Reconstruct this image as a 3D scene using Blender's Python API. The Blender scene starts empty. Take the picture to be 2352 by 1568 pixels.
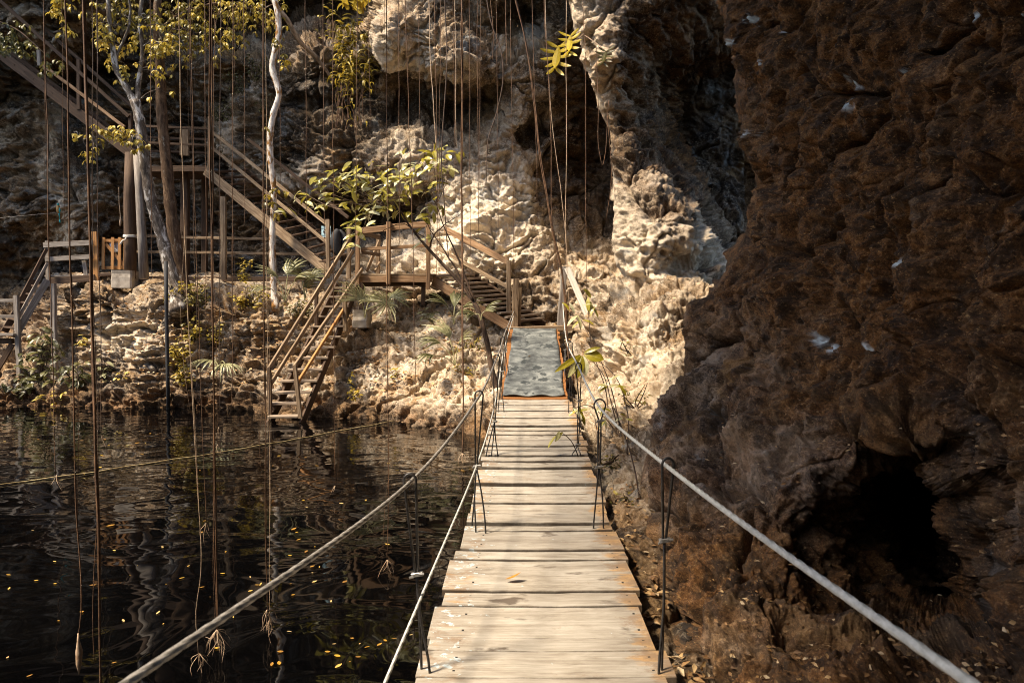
import bpy, math, random
import numpy as np
from mathutils import Vector, Matrix, Quaternion

random.seed(7)
RNG = np.random.default_rng(11)
SC = bpy.context.scene
COL = SC.collection
R = math.radians

# ------------------------------------------------------------------ camera geometry
F = 1568.0                       # focal length, in units of a 2352-wide picture
PITCH = math.atan(49.0 / F)      # the camera looks a little down
CAMZ = 2.0                       # eye height above the water
CT, ST = math.cos(PITCH), math.sin(PITCH)


def ray(u, v):
    cx = (u - 1176.0) / F
    cz = (784.0 - v) / F
    y = CT + cz * ST
    z = -ST + cz * CT
    return cx / y, z / y


def P(u, v, d):
    """world point seen at (u, v), d metres in front of the eye"""
    x, z = ray(u, v)
    return Vector((x * d, d, CAMZ + z * d))


def PZ(u, v, z):
    """world point seen at (u, v) lying at height z"""
    rx, rz = ray(u, v)
    d = (z - CAMZ) / rz
    return Vector((rx * d, d, z))


# ------------------------------------------------------------------ tagging
def tag(o, label=None, cat=None, group=None, kind=None):
    if label: o['label'] = label
    if cat: o['category'] = cat
    if group: o['group'] = group
    if kind: o['kind'] = kind
    return o


def empty(name, loc, label=None, cat=None, group=None, rz=0.0):
    o = bpy.data.objects.new(name, None)
    COL.objects.link(o)
    o.location = loc
    o.rotation_euler = (0, 0, rz)
    o.empty_display_size = 0.1
    return tag(o, label, cat, group)


def copy_tree(o, parent=None):
    c = o.copy()
    COL.objects.link(c)
    if parent is not None:
        c.parent = parent
        c.matrix_parent_inverse = o.matrix_parent_inverse.copy()
    for ch in list(o.children):
        copy_tree(ch, c)
    return c


# ------------------------------------------------------------------ mesh builder
class MB:
    """collects pieces of ONE part; g = per-vertex grain coordinate"""
    def __init__(s):
        s.v = []; s.f = []; s.g = []

    def add(s, vs, fs, gs=None):
        n = len(s.v)
        s.v += [tuple(a) for a in vs]
        s.f += [tuple(i + n for i in f) for f in fs]
        s.g += [tuple(a) for a in (gs if gs is not None else vs)]

    def beam(s, p, q, w, h, up=(0, 0, 1), seg=None, wob=0.004, ch=0.12, twist=0.0):
        """sawn timber from p to q, chamfered, a little crooked"""
        p = Vector(p); q = Vector(q)
        d = q - p; L = d.length
        if L < 1e-6: return
        d.normalize()
        up = Vector(up)
        if abs(d.dot(up)) > 0.98: up = Vector((0.3, 1, 0)).normalized()
        a = d.cross(up).normalized(); b = a.cross(d).normalized()
        if twist:
            qn = Quaternion(d, twist); a = qn @ a; b = qn @ b
        c = min(w, h) * ch
        hw, hh = w / 2, h / 2
        prof = [(-hw + c, -hh), (hw - c, -hh), (hw, -hh + c), (hw, hh - c), (hw - c, hh), (-hw + c, hh), (-hw, hh - c), (-hw, -hh + c)]
        seg = seg or max(1, min(14, int(L / 0.35)))
        off = random.uniform(0, 50)
        vs = []; gs = []
        for i in range(seg + 1):
            t = i / seg
            e = 0 if i in (0, seg) else 1
            cx = random.uniform(-wob, wob) * e; cy = random.uniform(-wob, wob) * e
            for (x, y) in prof:
                vs.append(p + d * (L * t) + a * (x + cx) + b * (y + cy))
                gs.append((off + L * t, x + off * 3.1, y + off * 1.7))
        fs = []
        for i in range(seg):
            for k in range(8):
                k2 = (k + 1) % 8
                fs.append((i * 8 + k, i * 8 + k2, i * 8 + 8 + k2, i * 8 + 8 + k))
        fs.append(tuple(range(7, -1, -1)))
        fs.append(tuple(seg * 8 + k for k in range(8)))
        s.add(vs, fs, gs)

    def tube(s, pts, rad, sides=8, cap=True, star=0, twist=0.0, depth=0.12):
        pts = [Vector(p) for p in pts]
        n = len(pts)
        if not hasattr(rad, '__len__'): rad = [rad] * n
        t0 = (pts[1] - pts[0]).normalized()
        ref = Vector((0, 0, 1)) if abs(t0.z) < 0.9 else Vector((1, 0, 0))
        a = t0.cross(ref).normalized()
        vs = []; gs = []; L = 0; off = random.uniform(0, 50)
        for i, p in enumerate(pts):
            t = (pts[min(i + 1, n - 1)] - pts[max(i - 1, 0)])
            if t.length < 1e-9: t = t0.copy()
            t.normalize()
            a = (a - t * a.dot(t))
            if a.length < 1e-6: a = t.orthogonal()
            a.normalize(); b = t.cross(a)
            if i: L += (p - pts[i - 1]).length
            for k in range(sides):
                an = 2 * math.pi * k / sides
                r = rad[i]
                if star: r *= 1 - depth * (0.5 + 0.5 * math.cos(star * an - twist * L))
                vs.append(p + a * (math.cos(an) * r) + b * (math.sin(an) * r))
                gs.append((off + L, math.cos(an) * r + off, math.sin(an) * r))
        fs = []
        for i in range(n - 1):
            for k in range(sides):
                k2 = (k + 1) % sides
                fs.append((i * sides + k, i * sides + k2, (i + 1) * sides + k2, (i + 1) * sides + k))
        if cap:
            fs.append(tuple(range(sides - 1, -1, -1)))
            fs.append(tuple((n - 1) * sides + k for k in range(sides)))
        s.add(vs, fs, gs)

    def leaf(s, base, direction, normal, length, width, droop=0.25, fold=0.25, nseg=4, shape=None, tone=None):
        """one leaf blade, folded along its midrib and drooping to its tip"""
        d = Vector(direction).normalized()
        n = Vector(normal)
        n = n - d * n.dot(d)
        if n.length < 1e-4: n = d.orthogonal()
        n.normalize()
        side = d.cross(n).normalized()
        p = Vector(base); vs = []; gs = []
        tone = random.random() if tone is None else tone
        step = length / nseg
        for i in range(nseg + 1):
            t = i / nseg
            w = width * 0.5 * (shape[i] if shape else math.sin(math.pi * min(1, max(0.03, t * 0.93 + 0.05))) ** 0.8)
            vs += [p + side * w + n * (w * fold), p.copy(), p - side * w + n * (w * fold)]
            gs += [(tone, t, 1), (tone, t, 0), (tone, t, 1)]
            ax = Quaternion(side, -droop / nseg * 1.6)
            p = p + d * step
            d = ax @ d; n = ax @ n
        fs = []
        for i in range(nseg):
            a = i * 3
            fs += [(a, a + 1, a + 4, a + 3), (a + 1, a + 2, a + 5, a + 4)]
        s.add(vs, fs, gs)

    def build(s, name, mat, parent=None, smooth=False, local=True):
        me = bpy.data.meshes.new(name)
        o = bpy.data.objects.new(name, me)
        off = Vector((0, 0, 0))
        V = np.array(s.v, dtype=np.float32).reshape(-1, 3)
        if parent is not None and local:
            m = parent_world(parent).inverted()
            M = np.array(m, dtype=np.float32)
            V = V @ M[:3, :3].T + M[:3, 3]
        elif parent is None:
            c = Vector(((V[:, 0].min() + V[:, 0].max()) / 2, (V[:, 1].min() + V[:, 1].max()) / 2, V[:, 2].min()))
            V = V - np.array(c, dtype=np.float32)
            o.location = c
        me.from_pydata(V.tolist(), [], s.f)
        at = me.attributes.new('grain', 'FLOAT_VECTOR', 'POINT')
        at.data.foreach_set('vector', np.array(s.g, dtype=np.float32).ravel())
        if smooth: me.polygons.foreach_set('use_smooth', [True] * len(me.polygons))
        me.materials.append(mat)
        me.update()
        COL.objects.link(o)
        if parent is not None: o.parent = parent
        return o


def parent_world(o):
    m = Matrix.LocRotScale(o.location, o.rotation_euler, o.scale)
    return parent_world(o.parent) @ m if o.parent else m


# ------------------------------------------------------------------ vectorised noise
def _hash(ix, iy, iz):
    h = (ix * 374761393 + iy * 668265263 + iz * 1274126177) & 0xffffffff
    h = ((h ^ (h >> 13)) * 1274126177) & 0xffffffff
    h = (h ^ (h >> 16)) & 0xffffffff
    return h


_G = np.array([(1, 1, 0), (-1, 1, 0), (1, -1, 0), (-1, -1, 0), (1, 0, 1), (-1, 0, 1), (1, 0, -1), (-1, 0, -1),
               (0, 1, 1), (0, -1, 1), (0, 1, -1), (0, -1, -1), (1, 1, 0), (-1, 1, 0), (0, -1, 1), (0, -1, -1)], dtype=np.float32)


def perlin(p):
    ip = np.floor(p).astype(np.int64)
    f = (p - ip).astype(np.float32)
    w = f * f * f * (f * (f * 6 - 15) + 10)
    out = 0
    for dx in (0, 1):
        for dy in (0, 1):
            for dz in (0, 1):
                g = _G[_hash(ip[..., 0] + dx, ip[..., 1] + dy, ip[..., 2] + dz) & 15]
                dot = g[..., 0] * (f[..., 0] - dx) + g[..., 1] * (f[..., 1] - dy) + g[..., 2] * (f[..., 2] - dz)
                wx = w[..., 0] if dx else 1 - w[..., 0]
                wy = w[..., 1] if dy else 1 - w[..., 1]
                wz = w[..., 2] if dz else 1 - w[..., 2]
                out = out + dot * wx * wy * wz
    return out


def fbm(p, octv=4, gain=0.5, lac=2.03):
    a, s, out, q = 1.0, 0.0, 0, np.array(p, dtype=np.float32)
    for _ in range(octv):
        out = out + a * perlin(q); s += a; a *= gain; q = q * lac + 17.3
    return out / s


def billow(p, octv=3, gain=0.5, lac=2.03):
    """rounded knobs with sharp creases between them"""
    a, s, out, q = 1.0, 0.0, 0, np.array(p, dtype=np.float32)
    for _ in range(octv):
        out = out + a * np.abs(perlin(q)); s += a; a *= gain; q = q * lac + 9.1
    return out / s * 2.0 - 0.45


def worley(p):
    ip = np.floor(p).astype(np.int64)
    f = (p - ip).astype(np.float32)
    best = np.full(p.shape[:-1], 9.0, dtype=np.float32)
    for dx in (-1, 0, 1):
        for dy in (-1, 0, 1):
            for dz in (-1, 0, 1):
                h = _hash(ip[..., 0] + dx, ip[..., 1] + dy, ip[..., 2] + dz)
                rx = ((h & 1023) / 1023.0).astype(np.float32) + dx - f[..., 0]
                ry = (((h >> 10) & 1023) / 1023.0).astype(np.float32) + dy - f[..., 1]
                rz = (((h >> 20) & 1023) / 1023.0).astype(np.float32) + dz - f[..., 2]
                best = np.minimum(best, rx * rx + ry * ry + rz * rz)
    return np.sqrt(best)


def rbf(ctrl, U, V, c=18.0):
    C = np.array(ctrl, dtype=np.float64)
    def ph(r2): return np.sqrt(r2 + c * c)
    D2 = (C[:, None, 0] - C[None, :, 0]) ** 2 + (C[:, None, 1] - C[None, :, 1]) ** 2
    n = len(C)
    A = np.zeros((n + 1, n + 1)); A[:n, :n] = ph(D2) + np.eye(n) * -6.0; A[:n, n] = 1; A[n, :n] = 1
    w = np.linalg.solve(A, np.append(C[:, 2], 0.0))
    out = np.full(U.shape, w[n])
    for k in range(n):
        out += w[k] * ph((U - C[k, 0]) ** 2 + (V - C[k, 1]) ** 2)
    return out


def smooth01(x, a, b):
    t = np.clip((x - a) / (b - a), 0, 1)
    return t * t * (3 - 2 * t)


def blob(U, V, u, v, ru, rv):
    return np.exp(-(((U - u) / ru) ** 2 + ((V - v) / rv) ** 2))


def grid_mesh(name, X, mat, zone=None, smooth=False):
    """X: (rows, cols, 3) -> one mesh object"""
    nr, nc = X.shape[:2]
    me = bpy.data.meshes.new(name)
    nv = nr * nc
    idx = np.arange(nv, dtype=np.int32).reshape(nr, nc)
    q = np.stack([idx[:-1, :-1], idx[1:, :-1], idx[1:, 1:], idx[:-1, 1:]], -1).reshape(-1, 4)
    nf = len(q)
    me.vertices.add(nv); me.vertices.foreach_set('co', X.reshape(-1).astype(np.float32))
    me.loops.add(nf * 4); me.loops.foreach_set('vertex_index', q.reshape(-1))
    me.polygons.add(nf)
    me.polygons.foreach_set('loop_start', np.arange(0, nf * 4, 4, dtype=np.int32))
    me.update(calc_edges=True)
    if smooth: me.polygons.foreach_set('use_smooth', np.ones(nf, dtype=bool))
    if zone is not None:
        at = me.color_attributes.new('zone', 'FLOAT_COLOR', 'POINT')
        at.data.foreach_set('color', zone.reshape(-1).astype(np.float32))
    me.materials.append(mat)
    me.validate()
    o = bpy.data.objects.new(name, me)
    COL.objects.link(o)
    return o


def grid_normals(X):
    du = np.gradient(X, axis=1); dv = np.gradient(X, axis=0)
    n = np.cross(dv, du)
    n /= np.linalg.norm(n, axis=-1, keepdims=True) + 1e-9
    return n


def blur(A, k):
    for ax in (0, 1):
        for _ in range(k):
            B = np.copy(A)
            s1 = [slice(None)] * A.ndim; s2 = [slice(None)] * A.ndim; s0 = [slice(None)] * A.ndim
            s0[ax] = slice(1, -1); s1[ax] = slice(0, -2); s2[ax] = slice(2, None)
            B[tuple(s0)] = (A[tuple(s1)] + 2 * A[tuple(s0)] + A[tuple(s2)]) / 4
            A = B
    return A
# ------------------------------------------------------------------ materials
def new_mat(name):
    m = bpy.data.materials.new(name); m.use_nodes = True
    nt = m.node_tree; nt.nodes.clear()
    out = nt.nodes.new('ShaderNodeOutputMaterial')
    b = nt.nodes.new('ShaderNodeBsdfPrincipled')
    nt.links.new(b.outputs[0], out.inputs[0])
    return m, nt, b


def N(nt, typ, **kw):
    n = nt.nodes.new(typ)
    for k, v in kw.items():
        if k in n.inputs: n.inputs[k].default_value = v
        else: setattr(n, k, v)
    return n


def noise(nt, vec, scale, detail=6, rough=0.6, dist=0.0, lac=2.0):
    n = nt.nodes.new('ShaderNodeTexNoise')
    n.inputs['Scale'].default_value = scale; n.inputs['Detail'].default_value = detail
    n.inputs['Roughness'].default_value = rough; n.inputs['Distortion'].default_value = dist
    if vec is not None: nt.links.new(vec, n.inputs['Vector'])
    return n.outputs['Fac']


def ramp(nt, fac, stops):
    r = nt.nodes.new('ShaderNodeValToRGB')
    e = r.color_ramp.elements
    while len(e) < len(stops): e.new(0.5)
    for i, (p, c) in enumerate(stops):
        e[i].position = p
        e[i].color = (*c, 1) if hasattr(c, '__len__') else (c, c, c, 1)
    nt.links.new(fac, r.inputs[0])
    return r.outputs[0]


def mix(nt, fac, a, b, mode='MIX'):
    m = nt.nodes.new('ShaderNodeMix'); m.data_type = 'RGBA'; m.blend_type = mode
    for val, sock in ((fac, m.inputs[0]), (a, m.inputs[6]), (b, m.inputs[7])):
        if isinstance(val, bpy.types.NodeSocket): nt.links.new(val, sock)
        elif hasattr(val, '__len__'): sock.default_value = (*val[:3], 1)
        else: sock.default_value = val
    return m.outputs[2]


def mth(nt, op, a, b=None, clamp=False):
    m = nt.nodes.new('ShaderNodeMath'); m.operation = op; m.use_clamp = clamp
    for i, val in enumerate((a, b)):
        if val is None: continue
        if isinstance(val, bpy.types.NodeSocket): nt.links.new(val, m.inputs[i])
        else: m.inputs[i].default_value = val
    return m.outputs[0]


def mapping(nt, vec, scale=(1, 1, 1), rot=(0, 0, 0)):
    m = nt.nodes.new('ShaderNodeMapping')
    m.inputs['Scale'].default_value = scale; m.inputs['Rotation'].default_value = rot
    nt.links.new(vec, m.inputs['Vector'])
    return m.outputs[0]


def attr(nt, name, out='Vector'):
    a = nt.nodes.new('ShaderNodeAttribute'); a.attribute_name = name
    return a.outputs[out]


def bump(nt, b, h, strength=0.4, dist=0.02):
    n = nt.nodes.new('ShaderNodeBump')
    n.inputs['Strength'].default_value = strength; n.inputs['Distance'].default_value = dist
    nt.links.new(h, n.inputs['Height'])
    nt.links.new(n.outputs[0], b.inputs['Normal'])


def rock_mat(name, fine=1.0, dark=(0.035, 0.028, 0.022), mid=(0.175, 0.128, 0.085), light=(0.52, 0.435, 0.325), contrast=0.0, bst=0.9):
    """weathered limestone: black crusts, grey and tan faces, fresh pale patches and painted sunlit ones; zone attribute = (pale, brown, ochre)"""
    m, nt, b = new_mat(name)
    tc = nt.nodes.new('ShaderNodeTexCoord').outputs['Object']
    sep = nt.nodes.new('ShaderNodeSeparateColor')
    nt.links.new(attr(nt, 'zone', 'Color'), sep.inputs[0])
    zp, zb, zo = sep.outputs[0], sep.outputs[1], sep.outputs[2]
    n1 = noise(nt, tc, 0.7 * fine, 7, 0.62, 0.5)
    n2 = noise(nt, tc, 4.5 * fine, 10, 0.84, 0.3)
    n3 = noise(nt, tc, 26 * fine, 6, 0.85)
    drip = noise(nt, mapping(nt, tc, (2.2 * fine, 2.2 * fine, 0.35 * fine)), 1.0, 6, 0.6, 0.6)
    t = mth(nt, 'ADD', mth(nt, 'MULTIPLY', n1, 0.55), mth(nt, 'MULTIPLY', n2, 0.75))
    t = mth(nt, 'ADD', t, mth(nt, 'MULTIPLY', n3, 0.5))
    t = mth(nt, 'ADD', t, mth(nt, 'MULTIPLY', drip, 0.25))
    t = mth(nt, 'ADD', t, mth(nt, 'MULTIPLY', mth(nt, 'SUBTRACT', zp, 0.5), 0.55))
    t = mth(nt, 'SUBTRACT', t, 0.535)
    col = ramp(nt, t, [(0.40 + contrast, dark), (0.475, mid), (0.55, tuple(0.5 * (a + c) for a, c in zip(mid, light))), (0.64, light), (0.78, tuple(min(0.8, c * 1.45) for c in light))])
    sd = noise(nt, tc, 7 * fine, 9, 0.82, 0.2)
    col = mix(nt, mth(nt, 'MULTIPLY', ramp(nt, sd, [(0.36, 0.9), (0.46, 0.0)]), mth(nt, 'SUBTRACT', 1.7, zp, True)), col, tuple(0.7 * c for c in dark))
    sl_ = noise(nt, mapping(nt, tc, (1, 1, 1.5)), 15 * fine, 8, 0.8, 0.2)
    col = mix(nt, mth(nt, 'MULTIPLY', ramp(nt, sl_, [(0.54, 0.0), (0.62, 0.85)]), mth(nt, 'ADD', zp, 0.25, True)), col, tuple(min(0.8, 1.4 * c) for c in light))
    # tan and ochre dirt
    och = noise(nt, tc, 2.1 * fine, 8, 0.7, 0.4)
    of = mth(nt, 'MULTIPLY', ramp(nt, och, [(0.40, 0.0), (0.62, 1.0)]), mth(nt, 'MULTIPLY', zo, 1.0), True)
    ocol = ramp(nt, n3, [(0.3, (0.10, 0.05, 0.018)), (0.52, (0.37, 0.225, 0.10)), (0.72, (0.60, 0.43, 0.25))])
    col = mix(nt, of, col, ocol)
    # dark brown algae and moss crust, also painted as shade in recesses
    bf = mth(nt, 'MULTIPLY', ramp(nt, n2, [(0.22, 0.7), (0.45, 1.0), (0.74, 0.55)]), zb, True)
    bcol = ramp(nt, mth(nt, 'ADD', mth(nt, 'MULTIPLY', n2, 0.5), mth(nt, 'MULTIPLY', n3, 0.5)), [(0.38, (0.010, 0.006, 0.0035)), (0.45, (0.07, 0.030, 0.009)), (0.54, (0.27, 0.118, 0.033)), (0.64, (0.54, 0.31, 0.11))])
    blk = noise(nt, mapping(nt, tc, (1, 1, 1.4)), 1.7 * fine, 8, 0.7, 0.6)
    bcol = mix(nt, ramp(nt, blk, [(0.42, 0.85), (0.58, 0.0)]), bcol, (0.014, 0.009, 0.006))
    col = mix(nt, bf, col, bcol)
    fl = mth(nt, 'MULTIPLY', ramp(nt, sl_, [(0.575, 0.0), (0.63, 0.85)]), zb, True)  # golden flecks painted in for sunlit glints on the brown crust
    col = mix(nt, fl, col, (0.52, 0.31, 0.12))
    # blue-grey lichen washes
    lf = mth(nt, 'MULTIPLY', ramp(nt, noise(nt, tc, 1.3 * fine, 6, 0.65, 0.8), [(0.56, 0.0), (0.66, 0.6)]), mth(nt, 'SUBTRACT', 1.0, mth(nt, 'ADD', mth(nt, 'MULTIPLY', zb, 2.0), mth(nt, 'MULTIPLY', zo, 0.7), True), True), True)
    col = mix(nt, lf, col, mix(nt, n3, (0.13, 0.15, 0.16), (0.52, 0.56, 0.57)))
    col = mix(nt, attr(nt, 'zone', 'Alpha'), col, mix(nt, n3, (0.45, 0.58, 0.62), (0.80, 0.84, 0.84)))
    nt.links.new(col, b.inputs['Base Color'])
    b.inputs['Roughness'].default_value = 0.85
    b.inputs['Specular IOR Level'].default_value = 0.25
    h = mth(nt, 'ADD', mth(nt, 'MULTIPLY', noise(nt, tc, 16 * fine, 8, 0.72), 1.0), mth(nt, 'MULTIPLY', noise(nt, tc, 70 * fine, 4, 0.7), 0.3))
    vor = nt.nodes.new('ShaderNodeTexVoronoi'); vor.inputs['Scale'].default_value = 11 * fine
    nt.links.new(tc, vor.inputs['Vector'])
    h = mth(nt, 'ADD', h, mth(nt, 'MULTIPLY', ramp(nt, vor.outputs['Distance'], [(0.0, 0.0), (0.35, 1.0)]), 0.35))
    h = mth(nt, 'ADD', h, mth(nt, 'MULTIPLY', sd, 0.8))
    bump(nt, b, h, bst, 0.06 / fine)
    return m


def wood_mat(name, c0, c1, c2, paint=None, stain=0.5, rough=0.8, streak=1.0):
    m, nt, b = new_mat(name)
    g = attr(nt, 'grain')
    s = noise(nt, mapping(nt, g, (1.6, 28, 28)), 1.0, 7, 0.65, 0.4)
    s2 = noise(nt, mapping(nt, g, (6, 110, 110)), 1.0, 4, 0.6)
    big = noise(nt, mapping(nt, g, (1.8, 3.5, 3.5)), 1.0, 7, 0.7, 0.5)
    t = mth(nt, 'ADD', mth(nt, 'MULTIPLY', s, 0.62 * streak), mth(nt, 'ADD', mth(nt, 'MULTIPLY', s2, 0.18 * streak), mth(nt, 'MULTIPLY', big, 1.0 - 0.8 * streak + 0.0)))
    col = ramp(nt, t, [(0.32, c0), (0.47, c1), (0.62, c2)])
    st = ramp(nt, big, [(0.60, 0.0), (0.72, stain)])
    col = mix(nt, st, col, tuple(0.35 * c for c in c0))
    if paint is not None:
        pf = noise(nt, mapping(nt, g, (5, 9, 9)), 1.0, 7, 0.7)
        col = mix(nt, ramp(nt, pf, [(paint[1], 0.0), (paint[1] + 0.06, 1.0)]), col, paint[0])
    nt.links.new(col, b.inputs['Base Color'])
    b.inputs['Roughness'].default_value = rough
    b.inputs['Specular IOR Level'].default_value = 0.3
    bump(nt, b, mth(nt, 'ADD', s, mth(nt, 'MULTIPLY', s2, 0.5)), 0.5, 0.01)
    return m


def leaf_mat(name, stops, transl=0.35, rough=0.42):
    m, nt, b = new_mat(name)
    sep = nt.nodes.new('ShaderNodeSeparateXYZ'); nt.links.new(attr(nt, 'grain'), sep.inputs[0])
    geo = nt.nodes.new('ShaderNodeNewGeometry')
    col = ramp(nt, sep.outputs[0], stops)
    rib = ramp(nt, sep.outputs[2], [(0.0, 1.0), (0.16, 0.0)])
    col = mix(nt, mth(nt, 'MULTIPLY', rib, 0.35), col, (0.5, 0.45, 0.2))
    mot = noise(nt, nt.nodes.new('ShaderNodeTexCoord').outputs['Object'], 30, 4, 0.6)
    col = mix(nt, ramp(nt, mot, [(0.35, 0.35), (0.6, 0.0)]), col, tuple(c * 0.45 for c in stops[0][1]))
    nt.links.new(col, b.inputs['Base Color'])
    b.inputs['Roughness'].default_value = rough
    tr = nt.nodes.new('ShaderNodeBsdfTranslucent'); nt.links.new(col, tr.inputs[0])
    ms = nt.nodes.new('ShaderNodeMixShader'); ms.inputs[0].default_value = transl
    nt.links.new(b.outputs[0], ms.inputs[1]); nt.links.new(tr.outputs[0], ms.inputs[2])
    out = [n for n in nt.nodes if n.type == 'OUTPUT_MATERIAL'][0]
    nt.links.new(ms.outputs[0], out.inputs[0])
    return m


def plain_mat(name, c0, c1, scale=8, rough=0.7, metal=0.0, bstr=0.2, coords='Object'):
    m, nt, b = new_mat(name)
    tc = nt.nodes.new('ShaderNodeTexCoord').outputs[coords]
    n = noise(nt, tc, scale, 8, 0.68, 0.2)
    nt.links.new(ramp(nt, n, [(0.35, c0), (0.65, c1)]), b.inputs['Base Color'])
    b.inputs['Roughness'].default_value = rough; b.inputs['Metallic'].default_value = metal
    if bstr: bump(nt, b, n, bstr, 0.01)
    return m


def bark_mat(name, c0, c1, c2, patch=None):
    m, nt, b = new_mat(name)
    g = attr(nt, 'grain')
    s = noise(nt, mapping(nt, g, (5, 16, 16)), 1.0, 8, 0.7, 0.5)
    big = noise(nt, mapping(nt, g, (3, 7, 7)), 1.0, 6, 0.65, 0.4)
    col = ramp(nt, s, [(0.33, c0), (0.5, c1), (0.66, c2)])
    if patch is not None:
        col = mix(nt, ramp(nt, big, [(patch[1], 0.0), (patch[1] + 0.07, 1.0)]), col, patch[0])
    nt.links.new(col, b.inputs['Base Color']); b.inputs['Roughness'].default_value = 0.9
    b.inputs['Specular IOR Level'].default_value = 0.2
    bump(nt, b, s, 0.7, 0.03)
    return m


M = {}
M['cliff'] = rock_mat('limestone_cliff_material', 1.0)
M['bank'] = rock_mat('limestone_bank_material', 1.1)
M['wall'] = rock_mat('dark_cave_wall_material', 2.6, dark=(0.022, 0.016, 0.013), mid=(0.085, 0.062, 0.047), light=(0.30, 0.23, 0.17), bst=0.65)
M['roof'] = plain_mat('added_shade_ceiling_material', (0.03, 0.02, 0.014), (0.11, 0.08, 0.055), 1.5, 0.9)
# ------------------------------------------------------------------ world, sun, camera
SUN_EL, SUN_AZ = R(54), math.atan2(-0.62, -0.30)          # direction TO the sun (x, y)
sdir = Vector((math.cos(SUN_EL) * math.sin(SUN_AZ), math.cos(SUN_EL) * math.cos(SUN_AZ), math.sin(SUN_EL)))
world = bpy.data.worlds.new("World"); SC.world = world; world.use_nodes = True
wn = world.node_tree; wn.nodes.clear()
wo = wn.nodes.new('ShaderNodeOutputWorld'); bg = wn.nodes.new('ShaderNodeBackground')
sky = wn.nodes.new('ShaderNodeTexSky'); sky.sky_type = 'NISHITA'; sky.sun_disc = False
sky.sun_elevation = SUN_EL; sky.sun_rotation = SUN_AZ
sky.dust_density = 2.5; sky.air_density = 1.0
bg.inputs[1].default_value = 0.15
wn.links.new(sky.outputs[0], bg.inputs[0]); wn.links.new(bg.outputs[0], wo.inputs[0])
sl = bpy.data.lights.new('sun_lamp', 'SUN'); sl.energy = 4.6; sl.angle = R(9); sl.color = (1.0, 0.85, 0.65)
so = bpy.data.objects.new('sun_lamp', sl); COL.objects.link(so)
so.rotation_euler = sdir.to_track_quat('Z', 'Y').to_euler(); so.location = sdir * 40

cam = bpy.data.cameras.new('camera'); co = bpy.data.objects.new('camera', cam); COL.objects.link(co)
co.location = (0, 0, CAMZ); co.rotation_euler = (R(90) - PITCH, 0, 0)
cam.sensor_width = 36; cam.lens = 36 * F / 2352; cam.clip_start = 0.05; cam.clip_end = 400
cam.dof.use_dof = True; cam.dof.focus_distance = 8.5; cam.dof.aperture_fstop = 6.3
SC.camera = co
SC.view_settings.view_transform = 'Standard'; SC.view_settings.look = 'None'
SC.view_settings.exposure = 1.2; SC.view_settings.gamma = 1.0
SC.cycles.max_bounces = 6; SC.cycles.diffuse_bounces = 3; SC.cycles.glossy_bounces = 3
SC.cycles.use_denoising = True
SC.cycles.filter_width = 1.0
SC.cycles.sample_clamp_indirect = 6.0


# ------------------------------------------------------------------ rock sheets
def project(U, V, D):
    cx = (U - 1176.0) / F; cz = (784.0 - V) / F
    y = CT + cz * ST; z = -ST + cz * CT
    return np.stack([cx / y * D, D, CAMZ + z / y * D], -1)


def rock_sheet(name, U, V, D, disp, zone, mat, nblur=3, wrap=0):
    X = project(U, V, D)
    Xs = blur(X, nblur)
    n = grid_normals(Xs)
    to = np.array([0, 0, CAMZ]) - Xs
    flip = np.sign((n * to).sum(-1, keepdims=True)); flip[flip == 0] = 1
    n = blur(n * flip, 22)
    n = n + 0.45 * to / (np.linalg.norm(to, axis=-1, keepdims=True) + 1e-9)
    n /= np.linalg.norm(n, axis=-1, keepdims=True) + 1e-9
    d = disp(X, U, V)
    if wrap:                                        # the turned-away edge is worn rounder than the face
        k = smooth01(np.arange(d.shape[1]), wrap - 6, wrap + 14)[None, :]
        d = d * k + (0.35 * d + 0.65 * blur(d, 5)) * (1 - k)
    X = X + n * d[..., None]
    o = grid_mesh(name, X, mat, zone(X, U, V))
    tag(o, kind='structure')
    return o, X


def cracks(Q, f, w=0.05):
    return np.exp(-(perlin(Q * f) / w) ** 2)


def ledges(Q, axis, f, sharp=0.16):
    """bedding: the rock swells up to a lip, then steps back sharply"""
    a = np.array(axis, dtype=np.float32); a /= np.linalg.norm(a)
    x = (Q * a).sum(-1) * f + 0.9 * perlin(Q * 0.55 + 70) + 0.35 * perlin(Q * 1.7 + 20)
    fr = x - np.floor(x)
    s = np.where(fr < 1 - sharp, fr / (1 - sharp), (1 - fr) / sharp)
    return (s - 0.5) * smooth01(perlin(Q * 0.5 + 33), -0.35, 0.25)


def zpack(pale, brown, ochre, white=None):
    z = np.stack([np.clip(pale, 0, 1), np.clip(brown, 0, 1), np.clip(ochre, 0, 1), np.clip(white, 0, 1) if white is not None else np.zeros_like(pale)], -1)
    return z


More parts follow.
